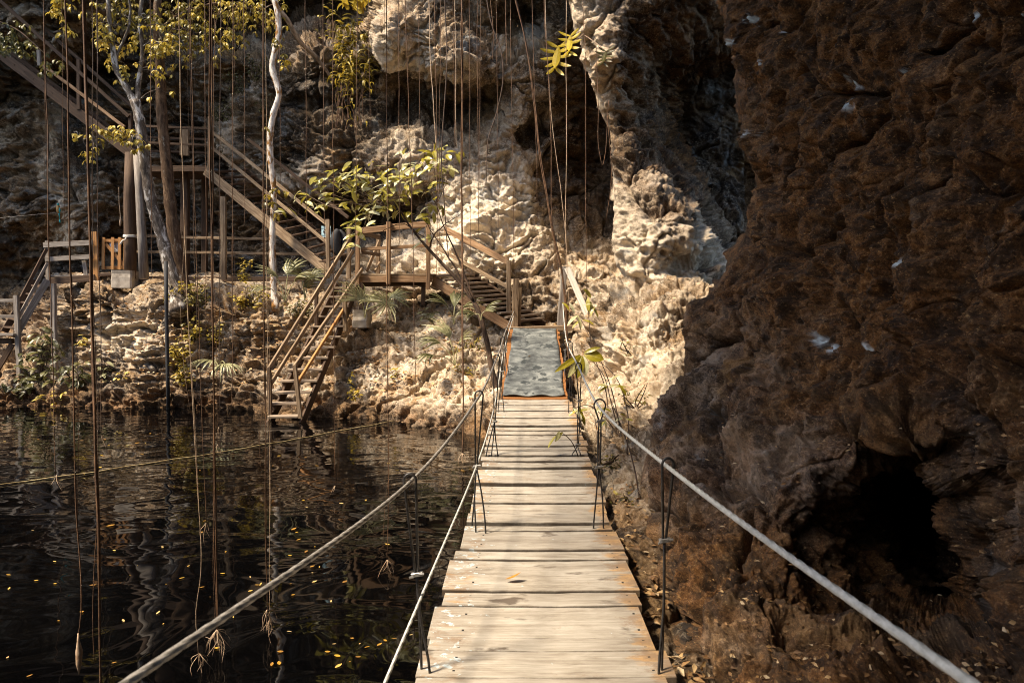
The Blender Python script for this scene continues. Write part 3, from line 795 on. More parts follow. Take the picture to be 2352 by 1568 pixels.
# ------------------------------------------------------------------ timber and metal materials
def deck_mat():
    m, nt, b = new_mat('weathered_deck_wood_material')
    g = attr(nt, 'grain'); tc = nt.nodes.new('ShaderNodeTexCoord').outputs['Object']
    s = noise(nt, mapping(nt, g, (1.3, 30, 30)), 1.0, 7, 0.62, 0.5)
    s2 = noise(nt, mapping(nt, g, (4, 140, 60)), 1.0, 4, 0.6)
    big = noise(nt, mapping(nt, g, (3.0, 6.0, 3)), 1.0, 8, 0.68, 0.4)
    sx = nt.nodes.new('ShaderNodeSeparateXYZ'); nt.links.new(tc, sx.inputs[0])
    t = mth(nt, 'ADD', mth(nt, 'MULTIPLY', s, 0.34), mth(nt, 'ADD', mth(nt, 'MULTIPLY', s2, 0.14), mth(nt, 'MULTIPLY', big, 0.55)))
    col = ramp(nt, t, [(0.37, (0.12, 0.095, 0.07)), (0.48, (0.27, 0.235, 0.185)), (0.60, (0.40, 0.365, 0.305))])
    sg = nt.nodes.new('ShaderNodeSeparateXYZ'); nt.links.new(g, sg.inputs[0])
    pl = nt.nodes.new('ShaderNodeTexWhiteNoise'); pl.noise_dimensions = '1D'
    nt.links.new(mth(nt, 'FLOOR', mth(nt, 'MULTIPLY', sg.outputs[2], 1.0)), pl.inputs['W'])
    col = mix(nt, mth(nt, 'MULTIPLY', pl.outputs[0], 0.35), col, (0.21, 0.18, 0.145))
    # orange paint left near the plank ends, grey-blue paint specks, dirt blotches
    off = mth(nt, 'SUBTRACT', sx.outputs[0], mth(nt, 'ADD', 0.05, mth(nt, 'MULTIPLY', sx.outputs[1], 0.028)))
    pn = noise(nt, mapping(nt, tc, (3, 9, 3)), 1.0, 8, 0.7)
    er = ramp(nt, off, [(0.28, 0.0), (0.46, 0.30)])
    el = ramp(nt, mth(nt, 'MULTIPLY', off, -1.0), [(0.30, 0.0), (0.50, 0.17)])
    pm = ramp(nt, mth(nt, 'ADD', pn, mth(nt, 'ADD', er, el)), [(0.70, 0.0), (0.82, 0.7)])
    col = mix(nt, pm, col, mix(nt, s, (0.28, 0.13, 0.03), (0.50, 0.30, 0.10)))
    wn_ = noise(nt, mapping(nt, tc, (5, 7, 5)), 1.2, 8, 0.75)
    dirt = ramp(nt, mth(nt, 'ADD', wn_, mth(nt, 'MULTIPLY', mth(nt, 'ADD', er, el), 0.6)), [(0.60, 0.0), (0.72, 0.75)])
    col = mix(nt, dirt, col, (0.20, 0.135, 0.085))
    bl = noise(nt, mapping(nt, tc, (2.2, 4.5, 1)), 1.0, 5, 0.55, 0.3)
    col = mix(nt, ramp(nt, bl, [(0.61, 0.0), (0.66, 0.85)]), col, (0.075, 0.055, 0.04))
    sp = noise(nt, tc, 22, 5, 0.6)
    col = mix(nt, ramp(nt, mth(nt, 'ADD', sp, mth(nt, 'MULTIPLY', el, 0.7)), [(0.70, 0.0), (0.74, 0.6)]), col, (0.45, 0.55, 0.58))
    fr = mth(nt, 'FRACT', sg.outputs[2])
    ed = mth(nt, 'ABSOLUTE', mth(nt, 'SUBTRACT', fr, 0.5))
    col = mix(nt, ramp(nt, mth(nt, 'ADD', ed, mth(nt, 'MULTIPLY', mth(nt, 'SUBTRACT', pn, 0.5), 0.16)), [(0.44, 0.0), (0.49, 0.85)]), col, (0.045, 0.032, 0.022))  # edge weathering, painted dark to stand for the shaded gaps
    dn = mth(nt, 'ABSOLUTE', mth(nt, 'SUBTRACT', mth(nt, 'ABSOLUTE', off), 0.44))
    df = mth(nt, 'ABSOLUTE', mth(nt, 'SUBTRACT', ed, 0.24))
    nail = mth(nt, 'MULTIPLY', mth(nt, 'LESS_THAN', dn, 0.006), mth(nt, 'LESS_THAN', df, 0.022))
    col = mix(nt, nail, col, (0.015, 0.012, 0.010))
    nt.links.new(col, b.inputs['Base Color']); b.inputs['Roughness'].default_value = 0.8
    b.inputs['Specular IOR Level'].default_value = 0.25
    bump(nt, b, mth(nt, 'ADD', s, mth(nt, 'MULTIPLY', s2, 0.5)), 0.45, 0.006)
    return m


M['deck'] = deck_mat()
M['ramp'] = wood_mat('orange_painted_slat_material', (0.08, 0.03, 0.010), (0.20, 0.075, 0.016), (0.30, 0.14, 0.05), stain=0.9)
M['warm'] = wood_mat('warm_brown_timber_material', (0.07, 0.038, 0.018), (0.22, 0.125, 0.062), (0.40, 0.26, 0.15), stain=0.7)
M['orange'] = wood_mat('varnished_gate_timber_material', (0.18, 0.075, 0.02), (0.34, 0.16, 0.05), (0.42, 0.23, 0.09), stain=0.5)
M['tan'] = wood_mat('tan_timber_material', (0.05, 0.031, 0.017), (0.16, 0.105, 0.06), (0.36, 0.265, 0.165), stain=0.7)
M['pale'] = wood_mat('bleached_timber_material', (0.26, 0.22, 0.17), (0.48, 0.43, 0.36), (0.60, 0.56, 0.49), stain=0.5)
M['brown'] = wood_mat('dark_brown_timber_material', (0.022, 0.013, 0.008), (0.055, 0.031, 0.017), (0.11, 0.066, 0.038), stain=0.6)
M['grey'] = wood_mat('silver_grey_timber_material', (0.06, 0.048, 0.04), (0.17, 0.14, 0.115), (0.34, 0.305, 0.26), stain=0.8)
M['tread'] = wood_mat('worn_stair_tread_material', (0.07, 0.048, 0.032), (0.20, 0.145, 0.10), (0.42, 0.34, 0.25), stain=0.8)
M['concrete'] = plain_mat('old_concrete_material', (0.16, 0.13, 0.10), (0.42, 0.37, 0.30), 3.5, 0.9, bstr=0.5)
M['steel'] = plain_mat('dull_steel_material', (0.16, 0.15, 0.14), (0.42, 0.41, 0.39), 30, 0.42, 0.7)
M['cable'] = plain_mat('galvanised_cable_material', (0.16, 0.145, 0.125), (0.42, 0.39, 0.35), 45, 0.45, 0.35)
M['rail_cable'] = plain_mat('plastic_coated_cable_material', (0.34, 0.34, 0.31), (0.56, 0.56, 0.52), 40, 0.4, 0.0)
M['black_cable'] = plain_mat('dark_hanger_cable_material', (0.012, 0.011, 0.011), (0.06, 0.055, 0.052), 50, 0.4, 0.4)
M['white'] = plain_mat('white_plate_material', (0.70, 0.70, 0.70), (0.82, 0.82, 0.82), 12, 0.5, bstr=0)
M['blue'] = plain_mat('pale_blue_plate_material', (0.36, 0.56, 0.60), (0.46, 0.64, 0.67), 12, 0.5, bstr=0)
M['black'] = plain_mat('black_rubber_material', (0.006, 0.006, 0.007), (0.018, 0.018, 0.02), 25, 0.8)
M['ink'] = plain_mat('black_ink_material', (0.01, 0.01, 0.012), (0.02, 0.02, 0.022), 12, 0.6, bstr=0)
M['teal'] = plain_mat('turquoise_feather_material', (0.0, 0.22, 0.24), (0.01, 0.36, 0.38), 40, 0.5)
M['rust'] = plain_mat('rufous_feather_material', (0.22, 0.12, 0.03), (0.34, 0.20, 0.06), 40, 0.7)
M['twine'] = plain_mat('yellow_floating_rope_material', (0.20, 0.13, 0.04), (0.42, 0.33, 0.16), 3, 0.8)
M['strap'] = plain_mat('white_cloth_strip_material', (0.5, 0.47, 0.42), (0.75, 0.72, 0.66), 20, 0.8)
M['brownrope'] = plain_mat('brown_root_material', (0.045, 0.02, 0.008), (0.16, 0.08, 0.034), 14, 0.8, bstr=0.5)
M['paleroot'] = plain_mat('pale_root_material', (0.22, 0.13, 0.07), (0.50, 0.38, 0.26), 14, 0.8, bstr=0.5)
M['darkroot'] = plain_mat('dark_root_material', (0.02, 0.012, 0.008), (0.085, 0.045, 0.022), 14, 0.8, bstr=0.5)


def mat_mat():
    m, nt, b = new_mat('grey_rubber_mat_material')
    tc = nt.nodes.new('ShaderNodeTexCoord').outputs['Object']
    big = noise(nt, tc, 3.2, 8, 0.66, 0.3)
    st = noise(nt, mapping(nt, tc, (9, 12, 12)), 1.0, 7, 0.75)
    col = ramp(nt, mth(nt, 'ADD', mth(nt, 'MULTIPLY', big, 0.75), mth(nt, 'MULTIPLY', st, 0.25)), [(0.38, (0.02, 0.023, 0.024)), (0.5, (0.085, 0.093, 0.09)), (0.62, (0.20, 0.21, 0.195))])
    bl = noise(nt, mapping(nt, tc, (1, 0.8, 1)), 4.2, 5, 0.6, 0.1)
    col = mix(nt, ramp(nt, bl, [(0.56, 0.0), (0.60, 0.92)]), col, (0.016, 0.021, 0.022))
    nt.links.new(col, b.inputs['Base Color']); b.inputs['Roughness'].default_value = 0.8
    ck = nt.nodes.new('ShaderNodeTexChecker'); ck.inputs['Scale'].default_value = 60
    nt.links.new(tc, ck.inputs['Vector'])
    bump(nt, b, mth(nt, 'ADD', ck.outputs['Fac'], mth(nt, 'MULTIPLY', big, 0.8)), 0.3, 0.004)
    return m


M['mat'] = mat_mat()

# ------------------------------------------------------------------ the suspension bridge
DY = [0.0, 2.9, 5.0, 6.8, 8.5, 10.3, 11.6, 13.0, 14.2]
DZ = [0.48, 0.46, 0.465, 0.60, 0.70, 0.80, 1.12, 1.50, 1.84]


def dz(y): return float(np.interp(y, DY, DZ))
def dxc(y): return 0.05 + 0.028 * y


bridge = empty('suspension_bridge', (dxc(5), 5.0, 0.44), 'narrow plank suspension bridge with steel cable handrails running over dark water to the stairs', 'bridge')


def plank(y0, y1, hw, mat, k, name='plank', thick=0.04, skew=0.0, dx=0.0):
    mb = MB()
    yc = (y0 + y1) / 2
    x0 = dxc(yc) - hw + random.uniform(-0.028, 0.022) + dx; x1 = dxc(yc) + hw + random.uniform(-0.022, 0.028) + dx
    zt = random.uniform(-0.005, 0.005); tl = random.uniform(-0.006, 0.006)
    nx = 12; vs = []; gs = []; fs = []
    off = k * 7.13
    c = 0.004
    for i in range(nx + 1):
        x = x0 + (x1 - x0) * i / nx
        sag = -0.006 * math.sin(math.pi * i / nx) + random.uniform(-0.0015, 0.0015)
        j0 = random.uniform(-0.003, 0.003); j1 = random.uniform(-0.003, 0.003)
        sk = skew * (i / nx - 0.5)
        ya, yb = y0 + j0 + sk, y1 + j1 + sk
        za, zb = dz(ya) + zt + tl + sag, dz(yb) + zt - tl + sag
        ring = [(x, ya, za - thick), (x, yb, zb - thick), (x, yb, zb - c), (x, yb - c, zb), (x, ya + c, za), (x, ya, za - c)]
        vs += ring
        gs += [(x + off, p[1] + off, float(k) + q_) for p, q_ in zip(ring, (.02, .98, .98, .96, .04, .02))]
    for i in range(nx):
        for q in range(6):
            q2 = (q + 1) % 6
            fs.append((i * 6 + q, (i + 1) * 6 + q, (i + 1) * 6 + q2, i * 6 + q2))
    fs.append(tuple(range(6))); fs.append(tuple(nx * 6 + q for q in range(5, -1, -1)))
    mb.add(vs, fs, gs)
    mb.build(name, mat, bridge)


ys_ = [0.62, 0.95, 1.3, 1.62, 1.95, 2.28, 2.6, 2.9, 3.13, 3.27, 3.63, 3.84, 4.35, 4.53, 4.93]
k = 0
for i in range(len(ys_) - 1):
    g = 0.007 if i not in (6, 9, 11) else 0.013
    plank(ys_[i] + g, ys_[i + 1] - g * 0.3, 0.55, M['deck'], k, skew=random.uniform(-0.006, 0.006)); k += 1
y = 4.96; n = 0
while y < 10.25:
    w = random.uniform(0.165, 0.215)
    gap = 0.085 if n % 2 == 0 else 0.008
    if n == 0: gap = 0.05; w = 0.10
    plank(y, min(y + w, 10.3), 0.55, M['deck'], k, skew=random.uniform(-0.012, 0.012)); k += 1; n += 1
    y += w + gap
y = 10.34
while y < 14.1:
    plank(y, y + 0.13, 0.505, M['ramp'], k, name='ramp_slat', thick=0.03, dx=random.uniform(-0.01, 0.01)); k += 1
    y += 0.145

# nails in the near planks, as one sub-part of nothing: heads are separate little parts of the bridge deck line
for sx_ in (-1, 1):
    mb = MB()
    pts = [(dxc(yy) + sx_ * 0.47, yy, dz(yy) - 0.065) for yy in np.linspace(0.3, 14.3, 40)]
    mb.tube(pts, 0.016, 8); mb.build('deck_cable', M['black_cable'], bridge)
for sx_ in (-1, 1):
    mb = MB()
    for (ya, yb) in ((0.3, 5.0), (5.0, 10.3), (10.3, 14.2)):
        mb.beam((dxc(ya) + sx_ * 0.36, ya, dz(ya) - 0.075), (dxc(yb) + sx_ * 0.36, yb, dz(yb) - 0.075), 0.07, 0.06)
    mb.build('joist', M['brown'], bridge)


def spline(pts, n):
    pts = np.array(pts, dtype=float)
    t = np.concatenate([[0], np.cumsum(np.linalg.norm(np.diff(pts, axis=0), axis=1))])
    tt = np.linspace(0, t[-1], n)
    # Catmull-Rom on arc length
    out = np.zeros((n, pts.shape[1]))
    m = np.gradient(pts, t, axis=0) if len(pts) > 2 else np.repeat((pts[1:] - pts[:1]) / t[-1], 2, 0)
    for a in range(pts.shape[1]):
        i = np.clip(np.searchsorted(t, tt, side='right') - 1, 0, len(t) - 2)
        h = t[i + 1] - t[i]; s = (tt - t[i]) / h
        out[:, a] = ((2 * s ** 3 - 3 * s ** 2 + 1) * pts[i, a] + (s ** 3 - 2 * s ** 2 + s) * h * m[i, a] + (-2 * s ** 3 + 3 * s ** 2) * pts[i + 1, a] + (s ** 3 - s ** 2) * h * m[i + 1, a])
    return out


LEFT_RAIL = [(-0.74, 0.3, 1.46), (-0.655, 1.2, 1.375), (-0.444, 2.95, 1.295), (-0.242, 5, 1.44), (-0.16, 7.1, 1.60), (-0.10, 11.5, 1.83), (0.04, 14.25, 2.18)]
RIGHT_RAIL = [(0.66, 0.3, 1.53), (0.672, 1.0, 1.468), (0.675, 2.95, 1.365), (0.645, 5, 1.36), (0.69, 7.05, 1.515), (0.90, 11.5, 1.775), (1.06, 14.25, 2.34)]
MID = [(-0.52, 0.6, 0.66), (-0.446, 2.4, 0.725), (-0.397, 2.95, 0.79), (-0.26, 5, 0.93), (-0.2, 7.1, 1.03), (-0.12, 11.2, 1.55), (0.03, 14.2, 2.08)]
for pts, r, nm, mt in ((LEFT_RAIL, 0.0095, 'handrail_cable', 'cable'), (RIGHT_RAIL, 0.0098, 'handrail_cable', 'rail_cable'), (MID, 0.007, 'lower_cable', 'rail_cable')):
    mb = MB()
    S = spline(pts, 900)
    mb.tube(S.tolist(), r, 18, star=6, twist=2 * math.pi * 6 / 0.36, depth=0.34)
    mb.build(nm, M[mt], bridge, smooth=True)


def loop_pts(top, bot, wdt, n=14):
    """a cable laid over the handrail: up one side, round, down the other"""
    top = Vector(top); bot = Vector(bot)
    out = []
    for i in range(n + 1):
        a = math.pi * i / n
        out.append(top + Vector((math.cos(a) * wdt * 0.5 * -1, 0.0, math.sin(a) * wdt * 0.6)))
    return [bot + Vector((-0.006, 0, 0))] + out + [bot + Vector((0.006, 0, 0))]


def clamp(p, parent, s=1.0):
    mb = MB(); p = Vector(p)
    mb.beam(p + Vector((-0.022, 0, -0.004)) * s, p + Vector((0.026, 0, 0.004)) * s, 0.022 * s, 0.018 * s)
    mb.tube([p + Vector((0.012, -0.016, 0.008)) * s, p + Vector((0.034, -0.018, 0.008)) * s], 0.006 * s, 6)
    mb.tube([p + Vector((-0.012, -0.014, -0.006)) * s, p + Vector((-0.03, -0.02, -0.008)) * s], 0.005 * s, 6)
    mb.build('clamp', M['steel'], parent)


def hanger(top, mids, bots, wdt, r=0.006):
    """top on the handrail; mids = clamp points; bots = feet on the deck"""
    mb = MB(); top = Vector(top)
    first = Vector(mids[0])
    mb.tube(loop_pts(top + Vector((0, 0, 0.004)), first, wdt), r, 8)
    for a, b in zip(mids[:-1], mids[1:]):
        a = Vector(a); b = Vector(b)
        for dx in (-0.006, 0.007):
            mb.tube(spline([a + Vector((dx, 0, 0)), (a + b) / 2 + Vector((dx * 1.6, 0.003, 0)), b + Vector((dx, 0, 0))], 8).tolist(), r, 8)
    last = Vector(mids[-1])
    for q in bots:
        q = Vector(q); m_ = (last + q) / 2 + Vector((random.uniform(-0.012, 0.012), 0.01, 0))
        mb.tube(spline([last, m_, q, q + Vector((0, 0.0, -0.05))], 10).tolist(), r, 8)
    o = mb.build('hanger', M['black_cable'], bridge, smooth=True)
    for c in mids: clamp(c, o, 1.0 if top.y < 6 else 0.9)


hanger((-0.444, 2.95, 1.297), [P(957, 1318, 2.95)], [(-0.36, 2.94, dz(2.94)), (-0.40, 2.97, dz(2.97))], 0.052)
hanger((0.678, 2.95, 1.367), [P(1526, 1240, 2.95)], [(0.64, 2.93, dz(2.93)), (0.66, 2.96, dz(2.96))], 0.05)
hanger((-0.242, 5.0, 1.442), [P(1094, 1070, 5.0)], [(-0.262, 4.9, dz(4.9)), (-0.19, 4.88, dz(4.88)), (-0.3, 5.05, dz(5.05) - 0.05)], 0.06)
hanger((0.645, 5.0, 1.365), [P(1378, 966, 5.0), P(1375, 1072, 5.0)], [P(1363, 1217, 5.0), P(1386, 1215, 5.0)], 0.085)
hanger((-0.16, 7.1, 1.602), [P(1136, 968, 7.05)], [(-0.21, 7.0, dz(7.0)), (-0.15, 7.02, dz(7.02)), (-0.27, 7.0, dz(7) - 0.04)], 0.06)
hanger((0.69, 7.05, 1.517), [P(1331, 920, 7.05), P(1327, 1020, 7.0)], [P(1314, 1044, 6.95), P(1333, 1042, 6.95)], 0.06)
hanger((-0.128, 9.3, 1.73), [(-0.14, 9.3, 1.30)], [(-0.19, 9.3, dz(9.3)), (-0.11, 9.3, dz(9.3))], 0.06)
hanger((0.80, 9.3, 1.66), [(0.80, 9.3, 1.30)], [(0.77, 9.25, dz(9.25)), (0.84, 9.3, dz(9.3))], 0.06)
hanger((-0.10, 11.5, 1.832), [(-0.115, 11.5, 1.5)], [(-0.1, 11.3, dz(11.3)), (-0.05, 11.4, dz(11.4))], 0.06)
hanger((0.90, 11.5, 1.778), [(0.89, 11.5, 1.5), (0.885, 11.4, 1.30)], [(0.80, 11.0, dz(11.0) + 0.02), (0.87, 11.2, dz(11.2) + 0.02)], 0.08)

# rubber mat on the ramp
nx, ny = 24, 90
yy = np.linspace(10.42, 14.12, ny); tt = np.linspace(-1, 1, nx)
T, Y = np.meshgrid(tt, yy)
hw = np.interp(Y, [10.4, 14.1], [0.475, 0.44]); cx = np.interp(Y, [10.4, 12, 14.1], [0.325, 0.40, 0.462])
X = cx + T * hw + 0.008 * np.sin(Y * 5)
Z = np.interp(Y, DY, DZ) + 0.014 + 0.010 * fbm(np.stack([X * 3, Y * 3, Y * 0], -1), 3) + 0.008 * np.abs(T) ** 4 + 0.022 * np.exp(-((Y - 10.42) / 0.05) ** 2) * (0.5 + 0.5 * np.sin(T * 7))
top = np.stack([X, Y, Z], -1).reshape(-1, 3); botm = top - np.array([0, 0, 0.012])
vs = np.concatenate([top, botm]).tolist(); fs = []
nn = nx * ny
for j in range(ny - 1):
    for i in range(nx - 1):
        a = j * nx + i
        fs.append((a, a + 1, a + nx + 1, a + nx)); fs.append((a + nn, a + nx + nn, a + nx + 1 + nn, a + 1 + nn))
bd = [i for i in range(nx)] + [j * nx + nx - 1 for j in range(1, ny)] + [(ny - 1) * nx + i for i in range(nx - 2, -1, -1)] + [j * nx for j in range(ny - 2, 0, -1)]
for a, b_ in zip(bd, bd[1:] + bd[:1]): fs.append((a, a + nn, b_ + nn, b_))
mb = MB(); mb.add(vs, fs)
tag(mb.build('rubber_mat', M['mat'], smooth=True), 'long grey rubber mat with dark blotches lying on the orange slatted ramp of the bridge', 'mat')

# posts at the bridge's far end
landing = empty('bridge_landing', P(1240, 752, 14.35), 'timber landing with cable posts and a pale diagonal brace at the bridge end', 'landing')
mb = MB(); mb.beam(P(1168, 757, 14.35), P(1345, 752, 14.45), 0.34, 0.12); mb.build('sill', M['tan'], landing)
mb = MB(); mb.beam(P(1183, 760, 14.3), P(1183, 690, 14.3), 0.13, 0.11, up=(0, 1, 0)); mb.beam(P(1182, 692, 14.3), P(1186, 640, 14.25), 0.125, 0.10, up=(0, 1, 0)); mb.build('post', M['tan'], landing)
mb = MB(); mb.beam(P(1192, 760, 14.45), P(1195, 660, 14.45), 0.07, 0.10, up=(0, 1, 0)); mb.build('post', M['tan'], landing)
mb = MB(); mb.beam(P(1285, 765, 14.35), P(1296, 612, 14.35), 0.13, 0.11, up=(0, 1, 0)); mb.build('post', M['grey'], landing)
mb = MB(); mb.beam(P(1303, 615, 14.2), P(1358, 745, 13.9), 0.13, 0.05, up=(0, 1, 0)); mb.build('brace', M['pale'], landing)
# ------------------------------------------------------------------ stairs, platform, walkway
def tb(mb, a, b, w, h, up=(0, 0, 1), **k):
    mb.beam(P(*a), P(*b), w * 0.88, h * 0.86, up, **k)


def part(name, mat, parent, beams, up=(0, 0, 1)):
    mb = MB()
    for bm in beams:
        tb(mb, bm[0], bm[1], bm[2], bm[3], bm[4] if len(bm) > 4 else up)
    return mb.build(name, M[mat], parent)


def lerp3(a, b, t): return tuple(x + (y - x) * t for x, y in zip(a, b))


FY = (0, 1, 0)
# --- stairs from the platform down to the bridge
st = empty('timber_stairs', P(1120, 745, 14.8), 'short flight of dark worn treads going down from the platform to the bridge', 'stairs')
part('stringer', 'warm', st, [((995, 645, 15.45), (1182, 757, 14.5), 0.05, 0.24)])
part('stringer', 'brown', st, [((1080, 632, 16.0), (1250, 748, 14.95), 0.05, 0.24)])
for i in range(12):
    t = i / 11
    a = lerp3((1000, 634, 15.4), (1176, 738, 14.5), t); b = lerp3((1086, 630, 15.9), (1244, 731, 14.9), t)
    part('tread', 'tread', st, [(a, b, 0.27, 0.055)])
part('handrail', 'warm', st, [((1022, 526, 16.0), (1166, 601, 14.85), 0.06, 0.15)])
part('middle_rail', 'tan', st, [((1003, 569, 16.0), (1190, 672, 14.8), 0.05, 0.10)])
part('post', 'tan', st, [((1168, 748, 14.75), (1168, 598, 14.75), 0.11, 0.11, FY)])

# --- platform
pf = empty('timber_platform', P(900, 652, 15.8), 'raised timber platform with tan railings in front of the pale cliff between the stairs', 'platform')
mb = MB()
for i in range(9):
    d_ = 15.35 + i * 0.175
    za = CAMZ + ray(900, 631)[1] * 15.3
    xa = ray(818, 631)[0] * 15.3; xb = ray(1000, 631)[0] * 15.3
    mb.beam((xa, d_, za), (xb, d_, za + random.uniform(-.004, .004)), 0.165, 0.04)
mb.build('deck', M['tan'], pf)
part('fascia', 'warm', pf, [((820, 641, 15.27), (992, 641, 15.27), 0.045, 0.16)])
part('beam', 'brown', pf, [((826, 652, 15.6), (985, 650, 15.6), 0.12, 0.14)])
part('beam', 'brown', pf, [((826, 652, 16.6), (985, 650, 16.6), 0.12, 0.14)])
for (u0, v0, v1, d_, mm) in ((821, 652, 524, 15.2, 'warm'), (892, 652, 510, 15.2, 'warm'), (983, 664, 512, 15.2, 'warm'), (868, 628, 538, 16.7, 'tan'), (801, 640, 517, 15.9, 'tan'), (830, 715, 648, 15.5, 'brown'), (972, 700, 648, 15.5, 'brown')):
    part('post', mm, pf, [((u0, v0, d_), (u0 + 1, v1, d_), 0.105, 0.105, FY)])
part('handrail', 'warm', pf, [((828, 530, 15.27), (888, 524, 15.27), 0.05, 0.155)])
part('handrail', 'warm', pf, [((896, 522, 15.27), (980, 515, 15.27), 0.05, 0.155)])
part('middle_rail', 'warm', pf, [((829, 573, 15.27), (980, 564, 15.27), 0.05, 0.085)])
part('rear_rail', 'brown', pf, [((832, 536, 15.3), (872, 545, 16.6), 0.05, 0.12)])
part('rear_rail', 'brown', pf, [((832, 580, 15.3), (872, 585, 16.6), 0.05, 0.09)])
part('brace', 'tan', pf, [((842, 622, 16.2), (872, 553, 16.6), 0.05, 0.09)])
part('brace', 'tan', pf, [((862, 622, 16.3), (872, 603, 16.6), 0.05, 0.07)])

# --- steps from the platform into the water
ws = empty('water_steps', P(660, 975, 13.2), 'steep timber steps with four slanting rails dropping from the platform into the dark water', 'steps')
TR = [(587, 675, 978), (618, 687, 956), (622, 699, 926), (634, 717, 901), (646, 731, 875), (665, 743, 849), (682, 755, 822), (700, 771, 798), (708, 784, 774), (717, 791, 750), (730, 795, 727), (745, 802, 704), (757, 808, 682), (770, 816, 662)]
for i, (a, b_, vv) in enumerate(TR):
    d_ = 13.1 + (978 - vv) / (978 - 650) * 2.5
    part('tread', 'tread', ws, [((a, vv, d_), (b_, vv - 1, d_ + 0.05), 0.30, 0.05)])
    if i and i % 2 == 0:
        part('riser_block', 'brown', ws, [((a + 8, vv + 14, d_ + 0.05), (a + 8, vv + 2, d_ + 0.05), 0.1, 0.08, FY), ((b_ - 12, vv + 14, d_ + 0.05), (b_ - 12, vv + 2, d_ + 0.05), 0.1, 0.08, FY)])
part('stringer', 'brown', ws, [((612, 985, 13.35), (775, 655, 15.75), 0.06, 0.2)])
part('stringer', 'brown', ws, [((692, 975, 13.3), (822, 655, 15.75), 0.06, 0.2)])
part('handrail', 'tan', ws, [((617, 846, 13.35), (806, 545, 15.6), 0.055, 0.085)])
part('middle_rail', 'tan', ws, [((618, 888, 13.35), (811, 576, 15.6), 0.055, 0.085)])
part('handrail', 'tan', ws, [((676, 842, 13.2), (832, 618, 15.2), 0.055, 0.085)])
part('middle_rail', 'orange', ws, [((680, 884, 13.2), (792, 706, 14.85), 0.055, 0.075)])
part('post', 'brown', ws, [((621, 962, 13.35), (618, 843, 13.35), 0.085, 0.085, FY)])
part('post', 'tan', ws, [((690, 960, 13.15), (677, 838, 13.15), 0.085, 0.085, FY)])
part('post', 'brown', ws, [((727, 752, 14.8), (727, 660, 14.8), 0.085, 0.085, FY)])
part('post', 'tan', ws, [((793, 760, 14.8), (792, 648, 14.8), 0.095, 0.095, FY)])

# --- flight from the upper landing down to the platform
mf = empty('timber_stairs', P(700, 640, 16.8), 'long open flight with slanting rails coming down behind the white tree to the platform', 'stairs')
part('stringer', 'tan', mf, [((472, 392, 17.6), (760, 628, 16.3), 0.06, 0.27)])
part('stringer', 'brown', mf, [((560, 392, 18.4), (800, 600, 17.2), 0.06, 0.25)])
for i in range(15):
    t = (i + 0.5) / 15
    a = lerp3((480, 388, 17.55), (750, 608, 16.3), t); b = lerp3((560, 384, 18.3), (800, 590, 17.1), t)
    part('tread', 'brown', mf, [(a, b, 0.26, 0.05)])
part('handrail', 'tan', mf, [((487, 303, 17.6), (750, 514, 16.3), 0.06, 0.09)])
part('middle_rail', 'tan', mf, [((487, 339, 17.6), (750, 556, 16.3), 0.06, 0.09)])
part('rear_rail', 'brown', mf, [((570, 320, 18.5), (800, 500, 17.2), 0.06, 0.09)])
part('post', 'tan', mf, [((754, 632, 16.25), (753, 504, 16.25), 0.105, 0.105, FY)])
part('post', 'tan', mf, [((514, 642, 17.4), (513, 452, 17.4), 0.15, 0.13, FY)])

# --- upper landing
ul = empty('upper_landing', P(420, 640, 18.3), 'high timber landing on dark props behind the two leaning tree trunks', 'landing')
mb = MB()
za = CAMZ + ray(420, 390)[1] * 17.9
for i in range(7):
    d_ = 17.9 + i * 0.17
    mb.beam((ray(318, 390)[0] * 17.9, d_, za), (ray(486, 390)[0] * 17.9, d_, za), 0.16, 0.045)
mb.build('deck', M['brown'], ul)
part('fascia', 'brown', ul, [((320, 388, 17.8), (480, 388, 17.8), 0.05, 0.17)])
for vv, hh in ((293, 0.07), (318, 0.06), (331, 0.06), (349, 0.06)):
    part('rail', 'brown', ul, [((330, vv - 3, 17.85 if vv in (293, 331) else 19), (480, vv + 3, 17.85 if vv in (293, 331) else 19), 0.05, hh)])
part('post', 'tan', ul, [((482, 395, 17.8), (482, 268, 17.8), 0.095, 0.095, FY)])
part('post', 'tan', ul, [((424, 358, 18.4), (424, 296, 18.4), 0.27, 0.08, FY)])
part('prop', 'brown', ul, [((426, 640, 18.2), (425, 395, 18.2), 0.22, 0.2, FY)])
part('prop', 'brown', ul, [((470, 642, 18.9), (470, 395, 18.9), 0.16, 0.16, FY)])

# --- flight climbing out to the rim, handrails coloured dark to stand for shade
uf = empty('timber_stairs', P(300, 360, 18.2), 'dark upper flight with a wide stringer climbing along the shaded cliff to the rim', 'stairs')
part('stringer', 'brown', uf, [((-120, 32, 18.0), (320, 366, 17.9), 0.07, 0.30)])
part('stringer', 'brown', uf, [((-120, 18, 19.0), (320, 352, 18.9), 0.07, 0.3)])
for i in range(20):
    t = (i + 0.5) / 20
    a = lerp3((-120, 28, 18.0), (318, 356, 17.95), t); b = lerp3((-120, 24, 19.0), (318, 350, 18.9), t)
    part('tread', 'brown', uf, [(a, b, 0.25, 0.045)])
part('handrail', 'brown', uf, [((-60, -52, 17.95), (296, 268, 17.85), 0.06, 0.10)])
part('middle_rail', 'warm', uf, [((86, 140, 17.95), (286, 292, 17.85), 0.06, 0.09)])
part('rear_rail', 'brown', uf, [((-60, -80, 19.0), (306, 248, 18.9), 0.06, 0.10)])
part('post', 'grey', uf, [((91, 152, 17.92), (89, 116, 17.92), 0.09, 0.09, FY)])
